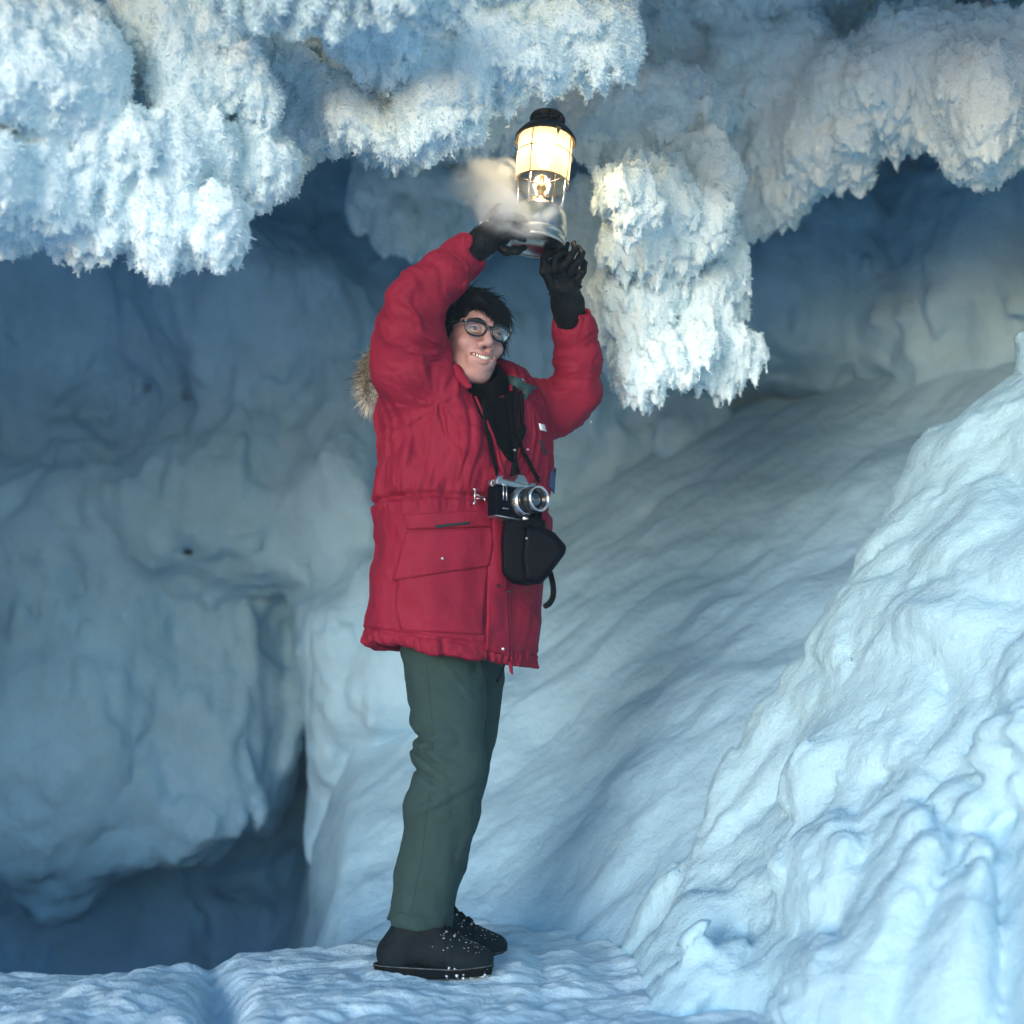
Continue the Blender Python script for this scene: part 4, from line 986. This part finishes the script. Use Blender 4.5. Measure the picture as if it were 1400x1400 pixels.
for s_ in (-1, 1):
    p_ = rim(s_); rr = [.0029 + .0019 * max(0, (p[2] - .008) / .014) for p in p_] ; p_ = p_ + [p_[0]]; rr.append(rr[0]); fm.tube([H(p) for p in p_], rr, 8, False)
fm.tube([H((-.0095, -.107, .0115)), H((0, -.110, .0125)), H((.0095, -.107, .0115))], .0028, 8)
for s_ in (-1, 1): fm.tube([H((s_ * .056, -.0985, .016)), H((s_ * .066, -.090, .017))], [.0042, .0036], 8)
fr1 = fm.build('frame', PLASTIC_M, spec)
for s_ in (-1, 1):
    b = MB(); b.tube([H(p) for p in ((s_ * .065, -.092, .017), (s_ * .076, -.05, .014), (s_ * .081, .005, .010), (s_ * .080, .022, -.004))], [.0036, .0034, .003, .002], 8, flat=.6); b.build('temple', PLASTIC_M, spec)
    b = MB(); b.ball(H((s_ * .060, -.0995, .0175)), .0018, 4); b.build('rivet', METAL_M, spec)
    b = MB(); c0 = (s_ * .0335, 0, .003); Vl = []; Fl = []
    for j in range(9):
        for p in rim(s_, j / 8 + 1e-3, 28):
            dx = p[0] - c0[0]; dz = p[2] - c0[2]; Vl.append(H((p[0], -.1075 + 3 * c0[0] ** 2 + 2 * 3 * c0[0] * dx + (dx * dx + dz * dz) * 5.5 - .0012, p[2])))
    for j in range(8):
        for k in range(28): Fl.append((j * 28 + k, j * 28 + (k + 1) % 28, (j + 1) * 28 + (k + 1) % 28, (j + 1) * 28 + k))
    b.add(Vl, Fl); b.build('lens', glass, spec)
print('head', time.time() - T0)

# ================================================================== CAMERA round the neck
cs = hit(700, 690, 0)[0]; cc = Vector(P(705, 683, cs.y - 0.056))
CM = Matrix.Translation(cc) @ Matrix.Rotation(R(4), 4, 'Y') @ Matrix.Rotation(R(40), 4, 'Z') @ Matrix.Rotation(R(-4), 4, 'X') @ Matrix.Scale(1.09, 4)
camera_t = empty('film_camera', cc, 'silver and black film camera hanging on straps at the chest of the red parka', 'camera')
C_ = lambda p: CM @ Vector(p)
def cbox(b, lo, hi):
    V = [C_((x, y, z)) for x in (lo[0], hi[0]) for y in (lo[1], hi[1]) for z in (lo[2], hi[2])]
    b.add(V, [(0, 1, 3, 2), (4, 6, 7, 5), (0, 4, 5, 1), (2, 3, 7, 6), (0, 2, 6, 4), (1, 5, 7, 3)])
SILVER = mat('satin_silver', (0.45, 0.47, 0.5), 0.35, 1.0)
b = MB(); cbox(b, (-.068, -.016, -.045), (.068, .018, .022)); b.build('camera_body', LEATHER_M, camera_t, False, .005)
b = MB(); cbox(b, (-.068, -.016, .0225), (.068, .018, .036)); cbox(b, (-.068, -.016, -.050), (.068, .018, -.0455)); b.build('top_plate', SILVER, camera_t, False, .004)
b = MB(); b.add([C_(p) for p in ((-.022, -.022, .034), (.022, -.022, .034), (.022, .016, .034), (-.022, .016, .034), (-.009, -.020, .054), (.009, -.020, .054), (.009, .010, .054), (-.009, .010, .054))],
               [(0, 1, 5, 4), (1, 2, 6, 5), (2, 3, 7, 6), (3, 0, 4, 7), (4, 5, 6, 7), (0, 3, 2, 1)]); b.build('prism_housing', SILVER, camera_t, False, .003)
LM = CM @ Matrix.Translation((0.004, -.016, -.008)) @ Matrix.Rotation(R(90), 4, 'X')
b = MB(); b.lathe([(.001, -.001), (.033, -.001), (.034, .006), (.031, .012), (.031, .019), (.028, .020)], 40, LM); b.build('lens_mount', METAL_M, camera_t)
b = MB(); b.lathe([(.0278, .012), (.0278, .024), (.0292, .025), (.0292, .046), (.0276, .047), (.0276, .056)], 40, LM)
for k in range(26):
    a = 2 * math.pi * k / 26; q0 = LM @ Vector((.0292 * math.cos(a), .0292 * math.sin(a), .027)); q1 = LM @ Vector((.0292 * math.cos(a), .0292 * math.sin(a), .044)); b.tube([q0, q1], .0011, 5)
b.build('lens_barrel', PLASTIC_M, camera_t)
b = MB(); b.lathe([(.0276, .052), (.0290, .053), (.0290, .062), (.0262, .063), (.0245, .061), (.0235, .055)], 40, LM); b.build('lens_ring', METAL_M, camera_t)
b = MB(); b.lathe([(.0235, .056), (.017, .050), (.0165, .048)], 40, LM); b.build('lens_bezel', PLASTIC_M, camera_t)
b = MB(); b.lathe([(.0165, .048), (.012, .0515), (.006, .053), (.0001, .0535)], 30, LM); b.build('front_glass', mat('coated_glass', (0.01, 0.012, 0.03), 0.05, spec=1.0, coat=1), camera_t)
for x, r_, h_ in ((-.050, .009, .009), (.046, .010, .007), (-.032, .005, .005)):
    b = MB(); b.lathe([(.0001, h_), (r_, h_), (r_, 0)], 20, CM @ Matrix.Translation((x, 0, .036))); b.build('dial', METAL_M, camera_t)
for x in (-.070, .070):
    b = MB(); b.tube([C_((x + .004 * math.cos(a), -.002, .026 + .007 * math.sin(a))) for a in np.linspace(0, 2 * math.pi, 12)], .0013, 6, False); b.build('strap_lug', METAL_M, camera_t)
b = MB(); b.tube([C_((-.052, -.0185, .022)), C_((-.052, -.020, -.012))], .0016, 6); b.tube([C_((-.043, -.0185, .022)), C_((-.043, -.020, -.012))], .0016, 6); b.tube([C_((-.056, -.019, .023)), C_((-.039, -.019, .023))], .0028, 6)
b.tube([C_((-.052, -.0185, -.030)), C_((-.036, -.0185, -.029))], .0014, 6); b.build('strap_buckle', METAL_M, camera_t)
def strap(name, pts, w_, parent, off=0.008, thick=0.35):
    b = MB(); q = [hit(p[0], p[1], off)[0] if len(p) == 2 else Vector(P(*p)) for p in interp_poly(pts, 26)] if len(pts[0]) == 2 else [Vector(P(*p)) for p in interp_poly(pts, 26)]
    q2 = [(q[max(i - 1, 0)] + q[i] * 2 + q[min(i + 1, len(q) - 1)]) / 4 for i in range(len(q))]
    b.tube(q2, w_, 8, flat=thick, nrm=(0.5, -0.85, 0)); return b.build(name, WEB_M, parent)
strap('neck_strap', [(660, 540), (664, 585), (673, 625), (681, 655)], .0065, camera_t)
strap('neck_strap', [(702, 528), (706, 580), (710, 612), (722, 632), (736, 660)], .0060, camera_t, 0.012)
pc = hit(708, 790, 0)[0].y
# ---- leather case under the camera
case = empty('camera_case', P(710, 750, pc - 0.05), 'black leather camera case hanging open below the camera against the parka', 'camera case')
def poly_prism(px_pts, Y0, Y1, shrink=0.9):
    b = MB(); n = len(px_pts); c = np.mean(px_pts, 0); V = []
    for Yd, sh in ((Y0, shrink), (Y0 * .75 + Y1 * .25, 1.0), (Y1, 1.0)):
        for p in px_pts: q_ = c + (np.array(p) - c) * sh; V.append(P(q_[0], q_[1], Yd))
    F_ = [(i * n + k, (i + 1) * n + k, (i + 1) * n + (k + 1) % n, i * n + (k + 1) % n) for i in range(2) for k in range(n)] + [tuple(range(n)), tuple(range(2 * n, 3 * n))[::-1]]
    b.add(V, F_); return b
yb = hit(700, 760, 0)[0].y
poly_prism([(688, 706), (724, 702), (746, 712), (748, 740), (742, 796), (722, 801), (700, 798), (686, 784), (685, 745)], yb - .075, yb + .03, .92).build('case_body', LEATHER_M, case, False, .008)
poly_prism([(717, 716), (742, 720), (758, 728), (775, 747), (772, 758), (748, 790), (738, 800), (716, 797), (712, 760)], yb - .115, yb - .045, .86).build('case_front', LEATHER_M, case, False, .008)
b = MB(); b.tube(cat_rom([P(712, 722, yb - .09), P(722, 714, yb - .10), P(735, 722, yb - .105), P(752, 728, yb - .10)], 5), .004, 8, flat=.4); b.build('case_piping', LEATHER_M, case)
b = MB(); b.ball(P(718, 709, yb - .088), (.008, .004, .0055), 8); b.build('case_clasp', METAL_M, case)
b = MB(); b.ball(P(720, 736, yb - .118), .0032, 6); b.build('case_stud', METAL_M, case)
b = MB(); b.ball(P(741, 772, yb - .110), (.003, .002, .0018), 5); b.build('case_stud', METAL_M, case)
b = MB(); b.tube(cat_rom([P(752, 782, yb - .05), P(756, 800, yb - .055), P(756, 815, yb - .06), P(751, 825, yb - .065), P(743, 830, yb - .07)], 6), [.0075] * 20 + [.0068] * 4 + [.003], 8, flat=.3, nrm=(.3, -.9, 0)); b.build('hanging_strap', WEB_M, case)
strap('case_strap', [(690, 530), (698, 580), (702, 620), (700, 655), (694, 702)], .0072, case, .007)
strap('case_strap', [(712, 545), (711, 590), (703, 625), (708, 650), (706, 664)], .0050, case, .012)
strap('case_strap', [(710, 535), (714, 590), (704, 612)], .0065, case, .015)
b = MB(); p, nn = hit(700, 616, .02); b.ball(p, (.004, .003, .003), 5); b.build('strap_buckle', METAL_M, case)
b = MB(); p, nn = hit(718, 615, .02); b.ball(p, (.004, .003, .003), 5); b.build('strap_buckle', METAL_M, case)

# ================================================================== THE LANTERN
L0 = Vector(P(733, 337, 3.14)); Lt = Vector(P(749, 158, 3.17)); axl = (Lt - L0).normalized(); LH = (Lt - L0).length
LT = Matrix.Translation(L0) @ axl.to_track_quat('Z', 'Y').to_matrix().to_4x4() @ Matrix.Scale(LH / .352, 4)
lan = empty('pressure_lantern', L0, 'lit pressure lantern with a dark hood and glowing glass held up in both gloves', 'lantern')
TANK_M = mat('tarnished_nickel', (0.50, 0.48, 0.44), 0.24, 1.0, bump=[(30, 0.15, 0.002, 'n')]); HOOD_M = mat('sooty_enamel', (0.035, 0.022, 0.016), 0.45, 0.3, bump=[(80, 0.4, 0.001, 'n')], var=(30, 0.4))
BRASS = mat('worn_brass', (0.55, 0.36, 0.15), 0.35, 1.0); WIRE_M = mat('steel_wire', (0.18, 0.13, 0.10), 0.4, 1.0)
b = MB(); b.lathe([(.0001, .010), (.055, .010), (.060, .004), (.068, 0), (.0715, .003), (.0715, .012), (.068, .018), (.0685, .022)], 56, LT); b.build('tank_foot', TANK_M, lan)
b = MB(); b.lathe([(.066, .020), (.070, .026), (.0715, .034), (.070, .040), (.0715, .046), (.0705, .070), (.066, .086), (.055, .098), (.038, .108), (.022, .114), (.016, .118), (.0001, .119)], 56, LT); b.build('fuel_tank', TANK_M, lan)
b = MB(); b.lathe([(.013, .114), (.013, .128), (.008, .130), (.008, .150), (.012, .152), (.012, .160), (.006, .163), (.005, .186)], 20, LT); b.tube([LT @ Vector(p) for p in ((.012, 0, .13), (.03, .004, .135), (.045, .008, .132))], .004, 8); b.build('burner_column', BRASS, lan)
for k in range(4):
    a = R(20 + 90 * k); b = MB(); b.tube([LT @ Vector((r * math.cos(a), r * math.sin(a), z)) for r, z in ((.060, .090), (.064, .130), (.066, .165))], .0032, 8); b.build('post', METAL_M, lan)
for z, r in ((.166, .0690), (.238, .0705)):
    b = MB(); b.tube([LT @ Vector((r * math.cos(a), r * math.sin(a), z)) for a in np.linspace(0, 2 * math.pi, 48)], .0013, 6, False); b.build('guard_ring', WIRE_M, lan)
for k in range(4):
    a = R(20 + 90 * k); b = MB(); b.tube([LT @ Vector((r * math.cos(a), r * math.sin(a), z)) for r, z in ((.067, .165), (.0695, .210), (.0695, .288))], .0014, 6); b.build('guard_wire', WIRE_M, lan)
b = MB(); 
for k in range(3):
    a = R(70 + 120 * k); b.tube([LT @ Vector((.066 * math.cos(a), .066 * math.sin(a), .167)), LT @ Vector((.010 * math.cos(a), .010 * math.sin(a), .164))], .0014, 6)
b.build('spider', WIRE_M, lan)
GLOBE = bpy.data.materials.new('frosted_lamp_glass'); GLOBE.use_nodes = True; t = GLOBE.node_tree; t.nodes.clear()
o_ = t.nodes.new('ShaderNodeOutputMaterial'); m1 = t.nodes.new('ShaderNodeMixShader'); m2 = t.nodes.new('ShaderNodeMixShader'); tr = t.nodes.new('ShaderNodeBsdfTransparent'); tl = t.nodes.new('ShaderNodeBsdfTranslucent'); gs = t.nodes.new('ShaderNodeBsdfGlossy'); gs.inputs['Roughness'].default_value = .1
tl.inputs[0].default_value = (1, .82, .52, 1); m1.inputs[0].default_value = 0.30; m2.inputs[0].default_value = 0.05
t.links.new(tr.outputs[0], m1.inputs[1]); t.links.new(tl.outputs[0], m1.inputs[2]); t.links.new(m1.outputs[0], m2.inputs[1]); t.links.new(gs.outputs[0], m2.inputs[2]); t.links.new(m2.outputs[0], o_.inputs[0])
b = MB(); b.lathe([(.0655, .167), (.0665, .180), (.0670, .230), (.0665, .284)], 56, LT); b.build('glass_globe', GLOBE, lan)
MANT = bpy.data.materials.new('glowing_mantle'); MANT.use_nodes = True; t = MANT.node_tree; bb = t.nodes['Principled BSDF']; bb.inputs['Base Color'].default_value = (.9, .85, .7, 1)
bb.inputs['Emission Color'].default_value = (1, .78, .42, 1); bb.inputs['Emission Strength'].default_value = 25
b = MB(); b.lathe([(.0001, .212), (.010, .214), (.016, .222), (.018, .234), (.015, .248), (.010, .256)], 20, LT); b.build('mantle', MANT, lan)
b = MB(); b.lathe([(.010, .254), (.014, .258), (.014, .285), (.03, .286)], 20, LT); b.build('burner_nozzle', mat('white_clay', (.7, .65, .55), .7), lan)
b = MB(); b.lathe([(.0735, .280), (.0760, .281), (.0755, .287), (.070, .296), (.058, .310), (.046, .320), (.040, .324), (.040, .327), (.030, .324), (.050, .306), (.068, .288), (.0735, .280)], 56, LT); b.build('hood', HOOD_M, lan)
b = MB(); b.lathe([(.038, .322), (.0385, .334), (.0400, .335), (.0440, .337), (.0445, .343), (.040, .350), (.028, .354), (.0001, .355)], 48, LT); b.build('chimney_cap', HOOD_M, lan)
b = MB()
for k in range(10):
    a = 2 * math.pi * k / 10; b.tube([LT @ Vector((.0405 * math.cos(a), .0405 * math.sin(a), .322)), LT @ Vector((.0425 * math.cos(a), .0425 * math.sin(a), .338))], .003, 6)
b.build('chimney_rib', HOOD_M, lan)
for k in range(3):
    a = R(-80 + 120 * k); b = MB(); q = [LT @ Vector((.0762 * math.cos(a + e), .0762 * math.sin(a + e), z)) for e, z in ((-.09, .285), (.09, .285), (0, .262))]; q += [p + (q[0] - LT @ Vector((0, 0, .285))).normalized() * -.003 for p in q]
    b.add(q, [(0, 1, 2), (3, 5, 4), (0, 3, 4, 1), (1, 4, 5, 2), (2, 5, 3, 0)]); b.build('hood_clip', BRASS, lan, False)
pl = bpy.data.lights.new('mantle_light', 'POINT'); plo = bpy.data.objects.new('mantle_light', pl); COL.objects.link(plo); plo.location = LT @ Vector((0, 0, .234)); pl.energy = 3.8; pl.color = (1, .83, .58); pl.shadow_soft_size = .022
attach(plo, lan)

# ---- vapour drifting over the gloves and the tank
def puff(name, ells, dens, col=(.98, .99, 1), sc=14, lo=.42, hi=.72):
    g = Grid(np.min([np.array(e[0]) - e[1] for e in ells], 0) - .05, np.max([np.array(e[0]) + e[1] for e in ells], 0) + .05, .008, .3)
    for c, r in ells: g.ell(c, r, .05)
    V, Q = g.mesh()
    m = bpy.data.materials.new('vapour'); m.use_nodes = True; t = m.node_tree; t.nodes.clear(); o = t.nodes.new('ShaderNodeOutputMaterial')
    v = t.nodes.new('ShaderNodeVolumePrincipled'); v.inputs['Color'].default_value = (*col, 1); v.inputs['Anisotropy'].default_value = .1
    tc = t.nodes.new('ShaderNodeTexCoord'); nz = t.nodes.new('ShaderNodeTexNoise'); nz.inputs['Scale'].default_value = sc; nz.inputs['Detail'].default_value = 4; nz.inputs['Distortion'].default_value = .6
    mr = t.nodes.new('ShaderNodeMapRange'); mr.inputs['From Min'].default_value = lo; mr.inputs['From Max'].default_value = hi; mr.inputs['To Min'].default_value = 0; mr.inputs['To Max'].default_value = dens
    t.links.new(tc.outputs['Object'], nz.inputs['Vector']); t.links.new(nz.outputs['Fac'], mr.inputs['Value'])
    # fade towards the outside of each lobe, in the place's own coordinates
    tot = None
    for c, r in ells:
        mp = t.nodes.new('ShaderNodeMapping'); mp.vector_type = 'POINT'; r = np.array(r) * np.ones(3)
        mp.inputs['Location'].default_value = tuple(-np.array(c) / r); mp.inputs['Scale'].default_value = tuple(1 / r)
        t.links.new(tc.outputs['Object'], mp.inputs['Vector']); ln = t.nodes.new('ShaderNodeVectorMath'); ln.operation = 'LENGTH'; t.links.new(mp.outputs[0], ln.inputs[0])
        mq = t.nodes.new('ShaderNodeMapRange'); mq.interpolation_type = 'SMOOTHSTEP'; mq.inputs['From Min'].default_value = 1.0; mq.inputs['From Max'].default_value = .15; t.links.new(ln.outputs['Value'], mq.inputs['Value'])
        if tot is None: tot = mq.outputs[0]
        else:
            mm_ = t.nodes.new('ShaderNodeMath'); mm_.operation = 'MAXIMUM'; t.links.new(tot, mm_.inputs[0]); t.links.new(mq.outputs[0], mm_.inputs[1]); tot = mm_.outputs[0]
    ml = t.nodes.new('ShaderNodeMath'); ml.operation = 'MULTIPLY'; t.links.new(tot, ml.inputs[0]); t.links.new(mr.outputs[0], ml.inputs[1]); t.links.new(ml.outputs[0], v.inputs['Density']); t.links.new(v.outputs[0], o.inputs['Volume'])
    m.cycles.volume_sampling = 'MULTIPLE_IMPORTANCE' if hasattr(m, 'cycles') else None
    ob = mk(name, V, Q, m); return tag(ob, kind='stuff')
v_ = puff('vapour_cloud', [(P(698, 285, 3.02), (.11, .10, .085)), (P(662, 258, 3.10), (.10, .08, .055)), (P(725, 300, 2.99), (.085, .05, .055)), (P(690, 235, 3.12), (.045, .06, .04)), (P(735, 290, 2.99), (.07, .05, .05)), (P(645, 250, 3.12), (.08, .06, .05)), (P(655, 238, 3.14), (.08, .07, .055))], 70)
tag(v_, 'thin warm lit vapour drifting round the lantern tank and the left glove', 'vapour')

# small ice crystals caught in the air
for px, py, Yd, r_ in ((808, 577, 3.1, .0022),):
    b = MB(); b.ball(P(px, py, Yd), r_, 3); tag(b.build('snow_speck', SNOWBIT_M), 'tiny white snow speck floating in the air beside the right elbow', 'snow speck')
print('script', time.time() - T0)
